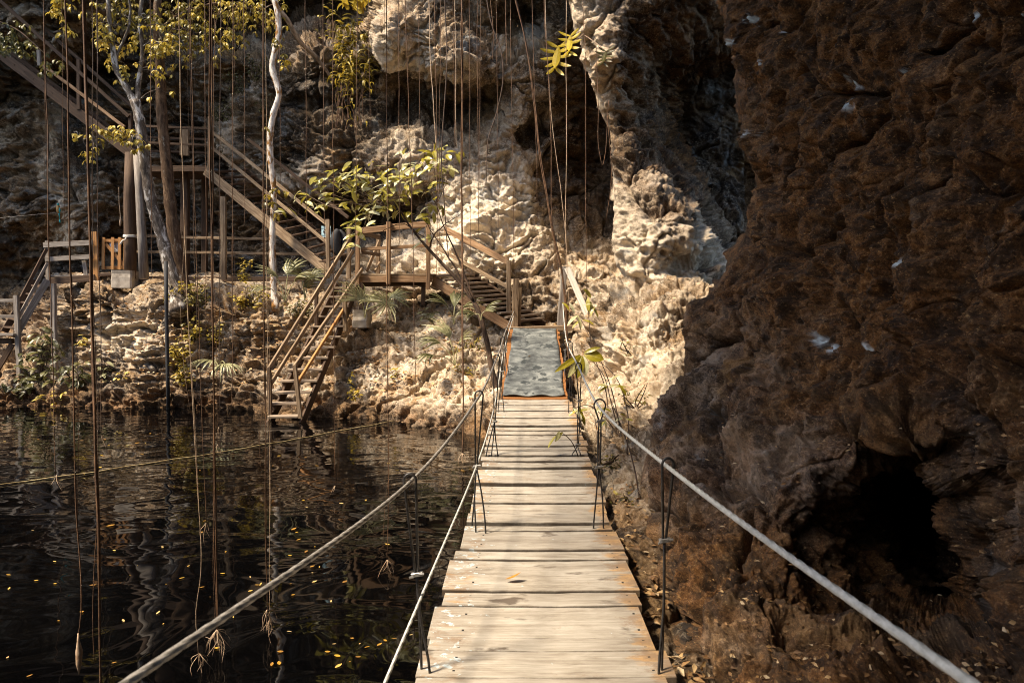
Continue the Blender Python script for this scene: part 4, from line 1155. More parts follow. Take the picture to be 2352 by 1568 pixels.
part('post', 'brown', uf, [((182, 252, 17.92), (181, 138, 17.92), 0.10, 0.10, FY)])
part('post', 'brown', uf, [((300, 360, 17.92), (300, 262, 17.92), 0.10, 0.10, FY)])

# --- props that carry the upper flights
mb = MB(); mb.tube([P(299, 640, 17.7), P(299, 560, 17.7), P(297, 450, 17.75), P(300, 352, 17.8)], [0.15, 0.145, 0.135, 0.13], 12)
tag(mb.build('wooden_pillar', M['brown'], smooth=True), 'thick round timber pillar standing on the concrete block beside the gate', 'pillar')
mb = MB(); mb.tube([P(331, 640, 17.3), P(326, 540, 17.35), P(320, 440, 17.4), P(314, 352, 17.5)], [0.115, 0.11, 0.095, 0.085], 10)
tag(mb.build('wooden_pillar', M['grey'], smooth=True), 'thinner leaning grey log pillar standing beside the thick round one', 'pillar')
mb = MB()
for k_ in range(3): mb.tube([P(299, 541 + k_ * 2, 17.7) + Vector((0.155 * math.cos(a), 0.155 * math.sin(a), 0)) for a in np.linspace(0, 2 * math.pi, 20)], 0.012, 6)
mb.tube([P(291, 543, 17.5), P(288, 550, 17.5), P(281, 553, 17.5), P(277, 561, 17.5)], [0.012, 0.015, 0.02, 0.026], 6)
tag(mb.build('cloth_tie', M['strap'], smooth=True), 'white cloth strip tied round the thick pillar to hold the gate', 'tie')

# --- walkway and gate
wk = empty('timber_walkway', P(160, 650, 17.8), 'grey timber walkway with two flat rails leading to the small gate', 'walkway')
mb = MB()
za = CAMZ + ray(160, 634)[1] * 17.6
for i in range(6):
    mb.beam((ray(104, 634)[0] * 17.6, 17.65 + i * 0.17, za), (ray(222, 634)[0] * 17.6, 17.65 + i * 0.17, za), 0.16, 0.04)
mb.build('deck', M['grey'], wk)
part('fascia', 'brown', wk, [((108, 646, 17.55), (218, 638, 17.55), 0.05, 0.2)])
part('handrail', 'grey', wk, [((100, 563, 17.5), (214, 557, 17.5), 0.04, 0.15)])
part('middle_rail', 'grey', wk, [((104, 596, 17.5), (214, 589, 17.5), 0.04, 0.14)])
part('post', 'grey', wk, [((111, 668, 17.55), (109, 553, 17.55), 0.10, 0.09, FY)])
part('post', 'grey', wk, [((198, 634, 17.6), (193, 598, 17.6), 0.12, 0.05, FY)])
part('prop', 'grey', wk, [((127, 880, 17.0), (122, 652, 17.45), 0.14, 0.13, FY)])

gt = empty('wooden_gate', P(256, 628, 17.75), 'small orange picket gate with a diagonal brace between two posts', 'gate')
part('gate_post', 'orange', gt, [((222, 652, 17.6), (218, 532, 17.6), 0.15, 0.10, FY)])
for uu in (238, 259, 275, 288):
    mb = MB(); tb(mb, (uu - 1, 619, 17.66), (uu, 545, 17.66), 0.085, 0.03, FY); mb.build('picket', M['orange'], gt)
part('crossbar', 'orange', gt, [((236, 553, 17.72), (291, 552, 17.72), 0.04, 0.09)])
part('crossbar', 'orange', gt, [((236, 615, 17.72), (291, 614, 17.72), 0.04, 0.09)])
part('diagonal_brace', 'orange', gt, [((243, 560, 17.70), (286, 610, 17.70), 0.04, 0.09)])
part('threshold', 'brown', gt, [((230, 632, 17.7), (294, 629, 17.7), 0.3, 0.10)])

# notice on the gate: sideways letters, part hidden by the pickets
ns = empty('notice_sign', P(260, 577, 17.74), 'white notice with sideways black letters fixed behind the gate pickets', 'sign')
mb = MB(); tb(mb, (261, 578, 17.76), (261, 555, 17.76), 0.24, 0.012, FY); mb.build('plate', M['white'], ns)


def text_mesh(body, size, mat, parent, loc, rot, name='lettering'):
    cu = bpy.data.curves.new(name, 'FONT'); cu.body = body; cu.size = size; cu.align_x = 'CENTER'; cu.align_y = 'CENTER'; cu.extrude = 0.001
    tmp = bpy.data.objects.new('tmp_text', cu); COL.objects.link(tmp)
    dg = bpy.context.evaluated_depsgraph_get()
    me = bpy.data.meshes.new_from_object(tmp.evaluated_get(dg))
    bpy.data.objects.remove(tmp)
    me.name = name; me.materials.clear(); me.materials.append(mat)
    o = bpy.data.objects.new(name, me); COL.objects.link(o)
    o.parent = parent
    o.matrix_local = parent_world(parent).inverted() @ Matrix.LocRotScale(Vector(loc), Quaternion((1, 0, 0), math.pi / 2), None) @ Matrix.Rotation(rot, 4, 'Z')
    return o


text_mesh('ASEN', 0.095, M['ink'], ns, P(265.2, 567, 17.735), math.pi / 2)

# pale blue notice at the foot of the long flight
bs = empty('notice_sign', P(748, 544, 16.4), 'pale blue square notice behind the stair post by the platform', 'sign')
mb = MB(); tb(mb, (749, 545, 16.42), (749, 519, 16.42), 0.25, 0.012, FY); mb.build('plate', M['blue'], bs)
mb = MB(); tb(mb, (744.5, 535, 16.405), (744.5, 530, 16.405), 0.05, 0.004, FY); mb.tube([P(746, 529, 16.405), P(747.5, 526.5, 16.405)], 0.016, 6); mb.build('emblem', M['ink'], bs)
mb = MB(); tb(mb, (742, 524.6, 16.41), (742, 524.1, 16.41), 0.12, 0.004, FY); tb(mb, (742, 540.6, 16.41), (742, 540.1, 16.41), 0.12, 0.004, FY); mb.build('border', M['ink'], bs)

# black bag hung between the stairs
mb = MB()
pts = []
for i, t in enumerate(np.linspace(0, 1, 14)):
    pts.append(P(776 - 9 * math.sin(math.pi * t) + 7 * t, 526 + 62 * t, 15.85))
mb.tube(pts, [0.04 + 0.085 * math.sin(math.pi * min(1, t * 1.02)) ** 0.7 for t in np.linspace(0, 1, 14)], 12)
pts2 = [P(780 + 12 * math.sin(math.pi * t), 528 + 54 * t, 15.95) for t in np.linspace(0, 1, 14)]
mb.tube(pts2, [0.03 + 0.06 * math.sin(math.pi * t) for t in np.linspace(0, 1, 14)], 10)
mb.tube([P(783, 585, 15.9), P(782, 605, 15.9), P(783, 628, 15.9)], 0.022, 6)
tag(mb.build('black_bag', M['black'], smooth=True), 'black bag with a dangling strap hung on the rails beside the platform', 'bag')

# fence behind the bank
fc = empty('rail_fence', P(520, 640, 17.9), 'low two-rail timber fence running behind the tree trunks to the stair foot', 'fence')
part('rail', 'tan', fc, [((308, 541, 17.95), (455, 546, 17.9), 0.05, 0.075), ((455, 546, 17.9), (622, 549, 17.7), 0.05, 0.075)])
part('rail', 'tan', fc, [((308, 578, 17.95), (455, 580, 17.9), 0.05, 0.075), ((455, 580, 17.9), (750, 584, 17.3), 0.05, 0.075)])
part('kick_board', 'brown', fc, [((320, 640, 17.9), (520, 641, 17.8), 0.08, 0.14), ((520, 641, 17.8), (745, 640, 17.1), 0.08, 0.14)])
part('post', 'tan', fc, [((622, 642, 17.75), (622, 535, 17.75), 0.10, 0.10, FY)])
part('post', 'tan', fc, [((415, 642, 17.95), (415, 532, 17.95), 0.10, 0.10, FY)])
for (u0, u1, v0, v1, d_, lab) in ((266, 314, 622, 662, 17.5, 'pale concrete footing block under the thick round pillar'), (-60, 74, 878, 905, 16.5, 'low concrete step at the waterline below the grey stairs'), (815, 850, 712, 752, 15.0, 'small pale concrete block under the platform beside the palm')):
    mb = MB(); mb.beam(P((u0 + u1) / 2, v1, d_ + 0.25), P((u0 + u1) / 2, v0, d_ + 0.25), (u1 - u0) / F * d_, 0.5, FY, wob=0.015, seg=5, ch=0.07)
    tag(mb.build('concrete_block', M['concrete']), lab, 'concrete')

# grey stairs at the picture's edge
ls = empty('timber_stairs', P(40, 830, 17.0), 'grey weathered stairs with slanting rails going down to the low concrete step', 'stairs')
part('stringer', 'grey', ls, [((109, 643, 17.4), (40, 762, 16.9), 0.05, 0.19)])
part('stringer', 'brown', ls, [((80, 643, 18.3), (10, 762, 17.8), 0.05, 0.19)])
part('handrail', 'brown', ls, [((107, 572, 17.45), (44, 692, 16.9), 0.05, 0.09)])
part('middle_rail', 'grey', ls, [((108, 606, 17.45), (44, 726, 16.9), 0.05, 0.08)])
for i in range(6):
    t = (i + 0.5) / 6
    part('tread', 'brown', ls, [(lerp3((109, 650, 17.4), (42, 764, 16.95), t), lerp3((90, 646, 18.3), (12, 760, 17.8), t), 0.26, 0.045)])
part('post', 'grey', ls, [((47, 900, 16.8), (37, 678, 16.85), 0.125, 0.11, FY)])
part('rail', 'grey', ls, [((-60, 691, 16.85), (38, 690, 16.85), 0.05, 0.09)])
part('rail', 'grey', ls, [((-60, 727, 16.85), (40, 726, 16.85), 0.05, 0.09)])
part('landing_board', 'grey', ls, [((-60, 767, 16.9), (45, 768, 16.9), 0.5, 0.06)])
part('landing_beam', 'brown', ls, [((-60, 783, 16.9), (30, 783, 16.9), 0.12, 0.15)])
part('brace', 'brown', ls, [((28, 790, 16.85), (-30, 890, 16.8), 0.06, 0.15)])

# thin wire across the cliff with the bird on it, and an odd cord
mb = MB(); mb.tube(spline([P(-60, 506, 18.6), P(60, 495, 18.8), P(190, 483, 19.3)], 30).tolist(), 0.0045, 6)
tag(mb.build('wire', M['cable'], smooth=True), 'thin grey wire strung across the shaded cliff above the walkway', 'wire')
bird = empty('bird', P(135, 489, 18.95), 'small turquoise and rust long-tailed bird perched on the thin wire', 'bird')
mb = MB()
mb.tube([P(135.2, 490, 18.95), P(134.6, 487, 18.95), P(133.8, 481, 18.95), P(133.6, 476, 18.95), P(133.4, 472, 18.95), P(133.6, 469, 18.95), P(133.8, 466.5, 18.95)], [0.02, 0.044, 0.052, 0.045, 0.032, 0.034, 0.012], 10)
mb.tube([P(133, 470, 18.93), P(130.5, 470.5, 18.93)], [0.012, 0.002], 6)
mb.build('body', M['rust'], bird, smooth=True)
mb = MB()
mb.tube([P(135.5, 487, 18.96), P(136.3, 493, 18.96), P(137, 503, 18.96)], [0.03, 0.018, 0.004], 6)
mb.tube([P(137, 503, 18.96), P(137.4, 508, 18.96), P(138, 512, 18.96)], [0.005, 0.022, 0.008], 6)
mb.build('tail', M['teal'], bird, smooth=True)
mb = MB(); mb.tube([P(132.6, 472.5, 18.94), P(133.4, 469, 18.92), P(134.4, 467, 18.94)], [0.012, 0.034, 0.012], 8); mb.build('crest', M['teal'], bird, smooth=True)
mb = MB(); mb.tube([P(136.4, 477, 18.94), P(137, 483, 18.94), P(136.6, 489, 18.94)], [0.01, 0.03, 0.012], 8); mb.build('wing', M['teal'], bird, smooth=True)
mb = MB()
mb.tube(spline([P(273, 430, 18.5), P(274, 470, 18.5), P(277, 505, 18.5), P(276, 520, 18.5)], 12).tolist(), [0.008] * 9 + [0.02, 0.03, 0.012], 6)
tag(mb.build('cord', M['paleroot'], smooth=True), 'short pale knotted cord dangling above the small gate', 'cord')

# dark pipe in the bank and the rope floating on the pool
mb = MB(); mb.tube([P(381, 600, 15.4), P(382, 700, 15.35), P(385, 850, 15.3), P(387, 955, 15.25)], 0.04, 10)
tag(mb.build('pipe', M['black'], smooth=True), 'dark upright pipe standing in the water in front of the tree roots', 'pipe')
mb = MB()
ra = [PZ(-60, 1122, 0.012), PZ(300, 1070, 0.012), PZ(600, 1022, 0.012), PZ(800, 985, 0.012), PZ(905, 966, 0.02)]
S = spline(ra, 260); S[:, 1] += 0.03 * np.sin(np.linspace(0, 26, 260)); S[:, 2] += 0.004 * np.sin(np.linspace(0, 60, 260))
mb.tube(S.tolist(), 0.0075, 8, star=3, twist=60)
tag(mb.build('floating_rope', M['twine'], smooth=True), 'long yellowish rope floating across the pool to the rocky bank', 'rope')
# ------------------------------------------------------------------ trees, hanging roots, plants
M['bark'] = bark_mat('mottled_grey_bark_material', (0.03, 0.023, 0.017), (0.10, 0.076, 0.057), (0.24, 0.20, 0.16), ((0.46, 0.42, 0.37), 0.54))
M['bark2'] = bark_mat('brown_bark_material', (0.028, 0.016, 0.009), (0.085, 0.05, 0.028), (0.17, 0.11, 0.07), ((0.34, 0.31, 0.26), 0.60))
M['white_bark'] = bark_mat('white_bark_material', (0.16, 0.125, 0.095), (0.48, 0.43, 0.37), (0.66, 0.62, 0.56), ((0.20, 0.095, 0.025), 0.505))
M['dead'] = bark_mat('dead_branch_material', (0.08, 0.055, 0.035), (0.24, 0.17, 0.115), (0.40, 0.31, 0.23))
M['dark_bark'] = bark_mat('dark_sapling_bark_material', (0.012, 0.008, 0.006), (0.045, 0.028, 0.018), (0.11, 0.07, 0.045))
M['leaf_yellow'] = leaf_mat('yellowing_leaf_material', [(0.0, (0.10, 0.08, 0.014)), (0.4, (0.25, 0.20, 0.035)), (0.7, (0.50, 0.37, 0.045)), (1.0, (0.68, 0.52, 0.12))])
M['leaf_big'] = leaf_mat('large_shrub_leaf_material', [(0.0, (0.17, 0.145, 0.012)), (0.35, (0.34, 0.28, 0.02)), (0.6, (0.42, 0.38, 0.10)), (1.0, (0.58, 0.57, 0.38))], 0.3, 0.30)
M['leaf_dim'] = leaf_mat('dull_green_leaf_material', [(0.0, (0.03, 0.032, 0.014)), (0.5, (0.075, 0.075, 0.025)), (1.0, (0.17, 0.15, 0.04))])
M['leaf_bush'] = leaf_mat('bush_leaf_material', [(0.0, (0.05, 0.045, 0.012)), (0.4, (0.15, 0.12, 0.02)), (0.75, (0.40, 0.29, 0.03)), (1.0, (0.56, 0.39, 0.045))])
M['leaf_palm'] = leaf_mat('palm_frond_material', [(0.0, (0.05, 0.055, 0.022)), (0.5, (0.17, 0.165, 0.07)), (1.0, (0.38, 0.36, 0.19))], 0.25, 0.4)
M['leaf_phil'] = leaf_mat('bright_yellow_leaf_material', [(0.0, (0.40, 0.29, 0.012)), (1.0, (0.60, 0.45, 0.02))], 0.4)
M['leaf_fallen'] = leaf_mat('fallen_leaf_material', [(0.0, (0.10, 0.045, 0.015)), (0.4, (0.30, 0.15, 0.05)), (0.75, (0.50, 0.32, 0.14)), (1.0, (0.62, 0.48, 0.30))], 0.1, 0.7)
M['leaf_float'] = leaf_mat('floating_leaf_material', [(0.0, (0.20, 0.09, 0.02)), (0.35, (0.45, 0.22, 0.02)), (0.65, (0.60, 0.36, 0.03)), (1.0, (0.62, 0.46, 0.22))], 0.2, 0.5)


def rv(s=1.0): return Vector((random.uniform(-s, s), random.uniform(-s, s), random.uniform(-s, s)))


def limb(mb, uvd, radii, sides=12, n=40, wob=0.0):
    pts = [P(*q) for q in uvd]
    S = spline([tuple(p) for p in pts], n)
    if wob: S += wob * np.stack([fbm(np.stack([np.linspace(0, 4, n) + j * 9, np.zeros(n), np.zeros(n)], -1), 3) for j in range(3)], -1)
    rr = np.interp(np.linspace(0, 1, n), np.linspace(0, 1, len(radii)), radii)
    rr = rr * (1 + 0.10 * np.array([random.uniform(-1, 1) for _ in range(n)]))
    mb.tube(S.tolist(), rr.tolist(), sides)
    return S


def leaf_sprays(mb, centre, r, n, ln, wd, droop=0.7, lo=0.15, hi=1.0, hang=0.6, twigs=None):
    """small sprays of leaves hanging about a centre"""
    c = Vector(centre)
    for _ in range(n):
        b = c + Vector((random.gauss(0, r * 0.5), random.gauss(0, r * 0.5), random.gauss(0, r * 0.42)))
        if twigs is not None:
            twigs.tube([c + (b - c) * 0.2, (c + b) / 2 + rv(r * 0.12), b], [0.006, 0.005, 0.003], 4, cap=False)
        a0 = random.uniform(0, 6.28); m = random.choice((2, 3, 3, 4, 5))
        tn = random.uniform(lo, hi)
        for j in range(m):
            a = a0 + j * 2.0 + random.uniform(-.5, .5)
            d = Vector((math.cos(a), math.sin(a), -hang + random.uniform(-.35, .35)))
            mb.leaf(b + rv(0.02), d, Vector((0, 0, 1)) + rv(0.5), ln * random.uniform(.7, 1.2), wd * random.uniform(.8, 1.2), droop, 0.2, 3, tone=min(1, max(0, tn + random.uniform(-.18, .18))))


# --- two big leaning trunks with their crowns
def big_tree(label, trunk, tr, limbs, sprays, bark, ln=0.14, wd=0.065):
    root = empty('tree', P(*trunk[0]), label, 'tree')
    mb = MB(); limb(mb, trunk, tr, 14, 60, 0.05); mb.build('trunk', M[bark], root, smooth=True)
    skel = []; lms = []
    for q, r_ in limbs:
        m_ = MB(); skel.append(limb(m_, q, r_, 10, 30, 0.04)); lms.append(m_)
    mb = MB()
    for (u, v, d, r_, n, lo, hi) in sprays:
        c = P(u, v, d)
        k_, near = min(((i, Vector(q)) for i, S in enumerate(skel) for q in S), key=lambda q: (q[1] - c).length)
        lms[k_].tube(spline([tuple(near), tuple((near + c) / 2 + rv(.08) + Vector((0, 0, .06))), tuple(c)], 10).tolist(), np.linspace(.014, .006, 10).tolist(), 5)
        leaf_sprays(mb, c, r_, n, ln, wd, lo=lo, hi=hi, twigs=lms[k_])
    for m_ in lms: m_.build('limb', M[bark], root, smooth=True)
    mb.build('crown', M['leaf_yellow'], root)
    return root


sp1 = []
for (u, v, n, lo, hi) in ((240, 60, 10, .3, .8), (245, 95, 14, .5, 1), (275, 105, 12, .5, 1), (260, 130, 10, .6, 1), (285, 145, 5, .6, 1), (290, 40, 14, .1, .5), (320, 70, 10, .3, .8), (330, 95, 8, .5, .9), (300, 10, 12, .2, .8), (260, 20, 10, .1, .6), (225, 55, 6, .7, 1), (283, 165, 4, .7, 1), (296, 178, 4, .7, 1), (250, -40, 14, .1, .6), (320, -50, 16, .1, .6), (340, 40, 10, .1, .5), (355, 130, 10, .5, 1), (372, 100, 12, .4, 1), (395, 95, 12, .4, 1), (410, 70, 10, .3, .9), (365, 60, 14, .1, .6), (352, 160, 5, .5, .9), (382, 118, 8, .7, 1), (362, 205, 3, .7, 1), (373, 175, 3, .6, 1)):
    sp1.append((u, v, 16.3 + random.uniform(-.5, .5), 0.32, int(n * 1.3), lo, hi))
for (u, v, n) in ((185, 315, 3), (205, 350, 6), (225, 325, 8), (240, 305, 9), (255, 300, 10), (262, 315, 9), (275, 305, 8), (290, 300, 8), (305, 310, 8), (320, 330, 9), (215, 355, 6), (300, 335, 5), (235, 300, 6), (170, 303, 2)):
    sp1.append((u, v, 15.7, 0.16, max(2, n // 2 + 1), .55, 1))
big_tree('big mottled tree leaning left, forked, with a low branch of yellow leaves', [(412, 720, 16.1), (402, 665, 16.3), (388, 610, 16.4), (372, 550, 16.5), (352, 480, 16.5), (340, 420, 16.5), (328, 330, 16.4), (318, 262, 16.3), (310, 232, 16.3)],
         [0.23, 0.165, 0.15, 0.14, 0.135, 0.125, 0.125, 0.12, 0.11],
         [([(312, 245, 16.3), (290, 200, 16.3), (266, 155, 16.3), (256, 100, 16.2), (250, 20, 16.0), (240, -120, 15.8)], [0.085, 0.075, 0.065, 0.05, 0.04, 0.03]),
          ([(316, 245, 16.3), (318, 190, 16.4), (326, 140, 16.4), (322, 60, 16.3), (330, -40, 16.2), (335, -140, 16)], [0.07, 0.055, 0.05, 0.045, 0.04, 0.03]),
          ([(318, 335, 16.3), (290, 308, 16.0), (255, 298, 15.8), (215, 318, 15.7), (180, 316, 15.7)], [0.02, 0.014, 0.011, 0.008, 0.005]),
          ([(262, 140, 16.3), (285, 90, 16.3), (300, 30, 16.2), (280, -60, 16)], [0.035, 0.03, 0.024, 0.015])], sp1, 'bark')
sp2 = []
for (u, v, n, lo, hi) in ((420, 20, 16, .1, .7), (440, 45, 14, .2, .8), (460, 15, 14, .2, .8), (480, 60, 12, .3, .9), (470, 95, 6, .5, 1), (500, 30, 14, .2, .8), (495, 100, 8, .5, 1), (505, 80, 8, .4, .9), (515, 110, 6, .6, 1), (530, 20, 14, .3, .9), (550, 50, 10, .4, .9), (575, 30, 10, .4, .9), (560, 10, 10, .3, .9), (590, 60, 8, .4, 1), (600, 25, 9, .3, .9), (618, 45, 7, .4, 1), (540, 70, 8, .3, .8), (560, 75, 6, .3, .8), (420, -30, 16, .1, .7), (500, -40, 16, .2, .8), (580, -40, 14, .3, .8), (440, 75, 12, 0, .3), (400, 30, 14, 0, .5), (640, 60, 4, .3, .8), (636, 20, 5, .3, .8), (430, 130, 4, .5, 1), (445, 105, 6, 0, .2), (400, 145, 4, .5, 1)):
    sp2.append((u, v, 16.9 + random.uniform(-.5, .5), 0.32, int(n * 1.3), lo, hi))
big_tree('straighter brown tree with a pale lichen patch, just behind the leaning one', [(432, 720, 16.6), (420, 660, 16.9), (405, 570, 17), (392, 480, 17), (384, 410, 17), (378, 350, 17), (372, 260, 17), (368, 160, 17), (362, 60, 17), (366, -60, 16.9), (372, -160, 16.8)],
         [0.2, 0.16, 0.145, 0.14, 0.135, 0.13, 0.12, 0.11, 0.1, 0.08, 0.05],
         [([(366, 70, 17), (420, 30, 16.9), (500, 10, 16.8), (600, 25, 16.8)], [0.05, 0.035, 0.025, 0.01]),
          ([(368, 120, 17), (390, 80, 16.9), (420, 40, 16.9), (470, -20, 16.8), (540, -60, 16.8)], [0.045, 0.035, 0.03, 0.025, 0.012])], sp2, 'bark2', 0.13, 0.06)

# --- white-barked tree
wt = empty('tree', P(632, 700, 16.3), 'slender crooked white-barked tree with rusty lichen patches', 'tree')
mb = MB(); limb(mb, [(634, 712, 16.2), (630, 680, 16.35), (627, 610, 16.4), (626, 520, 16.4), (629, 440, 16.4), (622, 370, 16.4), (621, 310, 16.4), (628, 262, 16.4), (641, 212, 16.4), (633, 185, 16.4), (626, 160, 16.4), (631, 120, 16.4), (640, 80, 16.4), (638, 35, 16.4), (631, 0, 16.4), (622, -70, 16.3), (618, -180, 16.2)],
            [0.095, 0.08, 0.075, 0.072, 0.068, 0.066, 0.074, 0.068, 0.075, 0.068, 0.075, 0.07, 0.07, 0.06, 0.052, 0.045, 0.03], 12, 90)
mb.build('trunk', M['white_bark'], wt, smooth=True)
mb = MB(); tw = MB()
for (u, v, n) in ((640, 100, 3), (652, 120, 3), (644, 135, 2), (620, 290, 1), (640, 440, 3), (632, 470, 4), (640, 500, 2), (615, 450, 2)):
    leaf_sprays(mb, P(u, v, 16.2), 0.16, n, 0.15, 0.075, lo=.3, hi=.9, twigs=tw)
mb.build('crown', M['leaf_bush'], wt); tw.build('twigs', M['dark_bark'], wt)

mb = MB(); limb(mb, [(600, -60, 17.0), (632, 8, 17.0), (658, 45, 17.2), (690, 98, 17.6), (722, 128, 18.0), (748, 160, 18.3), (768, 190, 18.5)], [0.075, 0.07, 0.065, 0.06, 0.055, 0.05, 0.035], 10, 40, 0.03)
tag(mb.build('dead_branch', M['dead'], smooth=True), 'bare brown branch leaning from the white tree down to the boulder', 'branch')

# --- the dark sapling with big leaves
sap = empty('sapling_tree', P(1140, 880, 13.2), 'dark thin sapling leaning left with a spreading spray of large glossy leaves', 'tree')
mb = MB(); limb(mb, [(1142, 905, 13.0), (1130, 850, 13.2), (1115, 770, 13.5), (1104, 735, 13.6), (1088, 695, 13.8), (1060, 655, 14), (1020, 610, 14.1), (985, 572, 14.2), (958, 540, 14.2), (935, 510, 14.2), (918, 480, 14.2)], [0.06, 0.055, 0.05, 0.05, 0.05, 0.042, 0.038, 0.034, 0.028, 0.022, 0.016], 10, 60, 0.04)
mb.build('trunk', M['dark_bark'], sap, smooth=True)
for q, rr in (([(1092, 700, 13.8), (1070, 640, 13.9), (1046, 580, 14), (1020, 520, 14), (1002, 470, 14)], [0.03, 0.024, 0.018, 0.012, 0.007]),
              ([(1085, 690, 13.75), (1050, 625, 13.9), (1010, 560, 14), (985, 520, 14), (975, 490, 14)], [0.028, 0.022, 0.016, 0.01, 0.006]),
              ([(985, 572, 14.2), (1000, 535, 14.1), (1040, 505, 14.1), (1070, 480, 14.1)], [0.018, 0.012, 0.008, 0.004]),
              ([(870, 535, 14.2), (920, 515, 14.2), (975, 545, 14.2)], [0.005, 0.008, 0.01])):
    mb = MB(); limb(mb, q, rr, 8, 30, 0.06); mb.build('limb', M['dark_bark'], sap, smooth=True)
TIPS = [(705, 470, 7), (690, 440, 6), (735, 425, 8), (722, 400, 7), (760, 405, 10), (745, 440, 8), (778, 385, 9), (790, 415, 10), (770, 460, 7), (812, 372, 8), (820, 400, 9), (838, 385, 9), (850, 415, 10), (868, 395, 10), (880, 440, 10), (862, 460, 9), (895, 372, 9), (905, 410, 10), (920, 385, 9), (935, 355, 9), (948, 400, 10), (962, 375, 9), (915, 450, 8), (940, 435, 8), (880, 480, 8), (838, 470, 8), (820, 500, 8), (808, 520, 6), (800, 548, 5), (810, 570, 5), (850, 505, 6), (975, 350, 8), (995, 328, 8), (1005, 350, 8), (1025, 360, 7), (1042, 345, 7), (985, 400, 6), (1010, 395, 6), (975, 440, 5), (1000, 480, 6), (1015, 490, 5), (955, 500, 4), (900, 500, 5), (975, 545, 4), (965, 560, 4), (700, 480, 4), (660, 480, 4)]
mb = MB(); tw = MB()
hub = [(918, 480, 14.2), (930, 470, 14.2), (1002, 470, 14), (985, 500, 14.1), (900, 470, 14.2)]
for (u, v, n) in TIPS:
    d_ = 14.1 + random.uniform(-.55, .55)
    tip = P(u, v, d_)
    h_ = min(hub, key=lambda q: (q[0] - u) ** 2 + (q[1] - v) ** 2) if u > 660 else (620, 480, 14.2)
    if u < 860 and u > 660: h_ = random.choice([(870, 470, 14.2), (880, 460, 14.2), (850, 480, 14.2)])
    b = P(*h_); m_ = (b + tip) / 2 + Vector((0, random.uniform(-.1, .1), random.uniform(-.22, .12)))
    tw.tube(spline([tuple(b), tuple(m_), tuple(tip)], 12).tolist(), np.linspace(0.009, 0.004, 12).tolist(), 5, cap=False)
    dirn = (tip - b).normalized()
    for j in range(max(3, int(n * .98))):
        a = random.uniform(0, 6.28)
        base = tip - dirn * random.uniform(0, 0.35) + rv(0.11)
        d = Vector((math.cos(a) * 0.9 - 0.25, math.sin(a) * 0.8 - 0.2, random.uniform(-.75, .35)))
        mb.leaf(base, d, Vector((-0.15, -0.45, 1)) + rv(0.55), random.uniform(.2, .34), random.uniform(.085, .13), random.uniform(.2, .7), 0.16, 4, tone=random.choice((random.random() * .6, random.uniform(.3, .7), random.uniform(.8, 1))))  # palest tones painted in as silvery sun shine on the leaves
mb.build('crown', M['leaf_big'], sap); tw.build('twigs', M['dead'], sap)

# --- hanging roots
def hang(uv, d, r, tip, label, mat='brownrope', group='hanging aerial roots', strands=1, name='hanging_root', top=9.5, name_root=None):
    """uv: points down the picture; the root goes straight up from the first one"""
    r = r * (0.5 if d < 8 else 0.62)
    mb = MB()
    pts = [P(u, v, d) for u, v in uv]
    up = pts[0] + Vector((random.uniform(-.05, .05), random.uniform(-.1, .1), max(0.5, top - pts[0].z)))
    allp = [tuple(up)] + [tuple(p) for p in pts]
    L = sum((Vector(a) - Vector(b)).length for a, b in zip(allp, allp[1:]))
    n = int(min(160, max(30, L / 0.08)))
    for s_ in range(strands):
        S = spline(allp, n)
        ph = random.uniform(0, 90)
        t = np.linspace(0, L, n)
        wob = 0.018 + 0.6 * r
        S[:, 0] += wob * fbm(np.stack([t * 0.9 + ph, t * 0, t * 0], -1), 3) + (s_ - (strands - 1) / 2) * r * 1.7 * np.cos(t * 0.5 + s_)
        S[:, 1] += wob * fbm(np.stack([t * 0.9 + ph + 40, t * 0, t * 0], -1), 3) + (s_ % 2) * r
        rr = r * (1 + 0.28 * fbm(np.stack([t * 3 + ph, t * 0, t * 0], -1), 2)) * np.interp(np.linspace(0, 1, n), [0, .85, 1], [1.1, 1, 0.75])
        mb.tube(S.tolist(), rr.tolist(), 7)
        if d < 9 and s_ == 0:                       # fine side roots that leave the main one and hang beside it
            for _ in range(3):
                i0 = random.randrange(n // 4, n - 8); i1 = min(n - 1, i0 + random.randrange(6, 26))
                ax_ = random.uniform(0, 6.28); Q_ = S[i0:i1 + 1].copy(); h_ = np.sin(np.linspace(0, math.pi * random.uniform(.55, 1), len(Q_)))[:, None]
                Q_ = Q_ + h_ * np.array([[math.cos(ax_), math.sin(ax_), 0]]) * random.uniform(.012, .045)
                if len(Q_) > 3: mb.tube(Q_.tolist(), r * 0.35, 4)
    root = mb.build(name, M[mat], smooth=True)
    tag(root, label, 'hanging root', group)
    end = pts[-1]
    if tip:
        tm = MB()
        if tip == 'bud':
            tm.tube([end + Vector((0, 0, 0.04)), end, end + Vector((0.003, 0, -0.06)), end + Vector((0, 0, -0.13)), end + Vector((0, 0, -0.19))], [r, r * 1.6, r * 4.2, r * 3.4, r * 0.4], 8)
        else:
            for j in range(int(tip)):
                a = random.uniform(0, 6.28); ln = random.uniform(.05, .17); sp = random.uniform(.01, .09)
                q = end + Vector((math.cos(a) * sp, math.sin(a) * sp, -ln))
                m_ = end + (q - end) * 0.5 + rv(0.025)
                tm.tube(spline([tuple(end), tuple(m_), tuple(q)], 9).tolist(), np.linspace(r * 0.8, r * 0.25, 9).tolist(), 5)
        o = tm.build('root_tuft', M['paleroot'], None, smooth=True)
        o.parent = root; o.matrix_parent_inverse = parent_world(root).inverted()
    return root


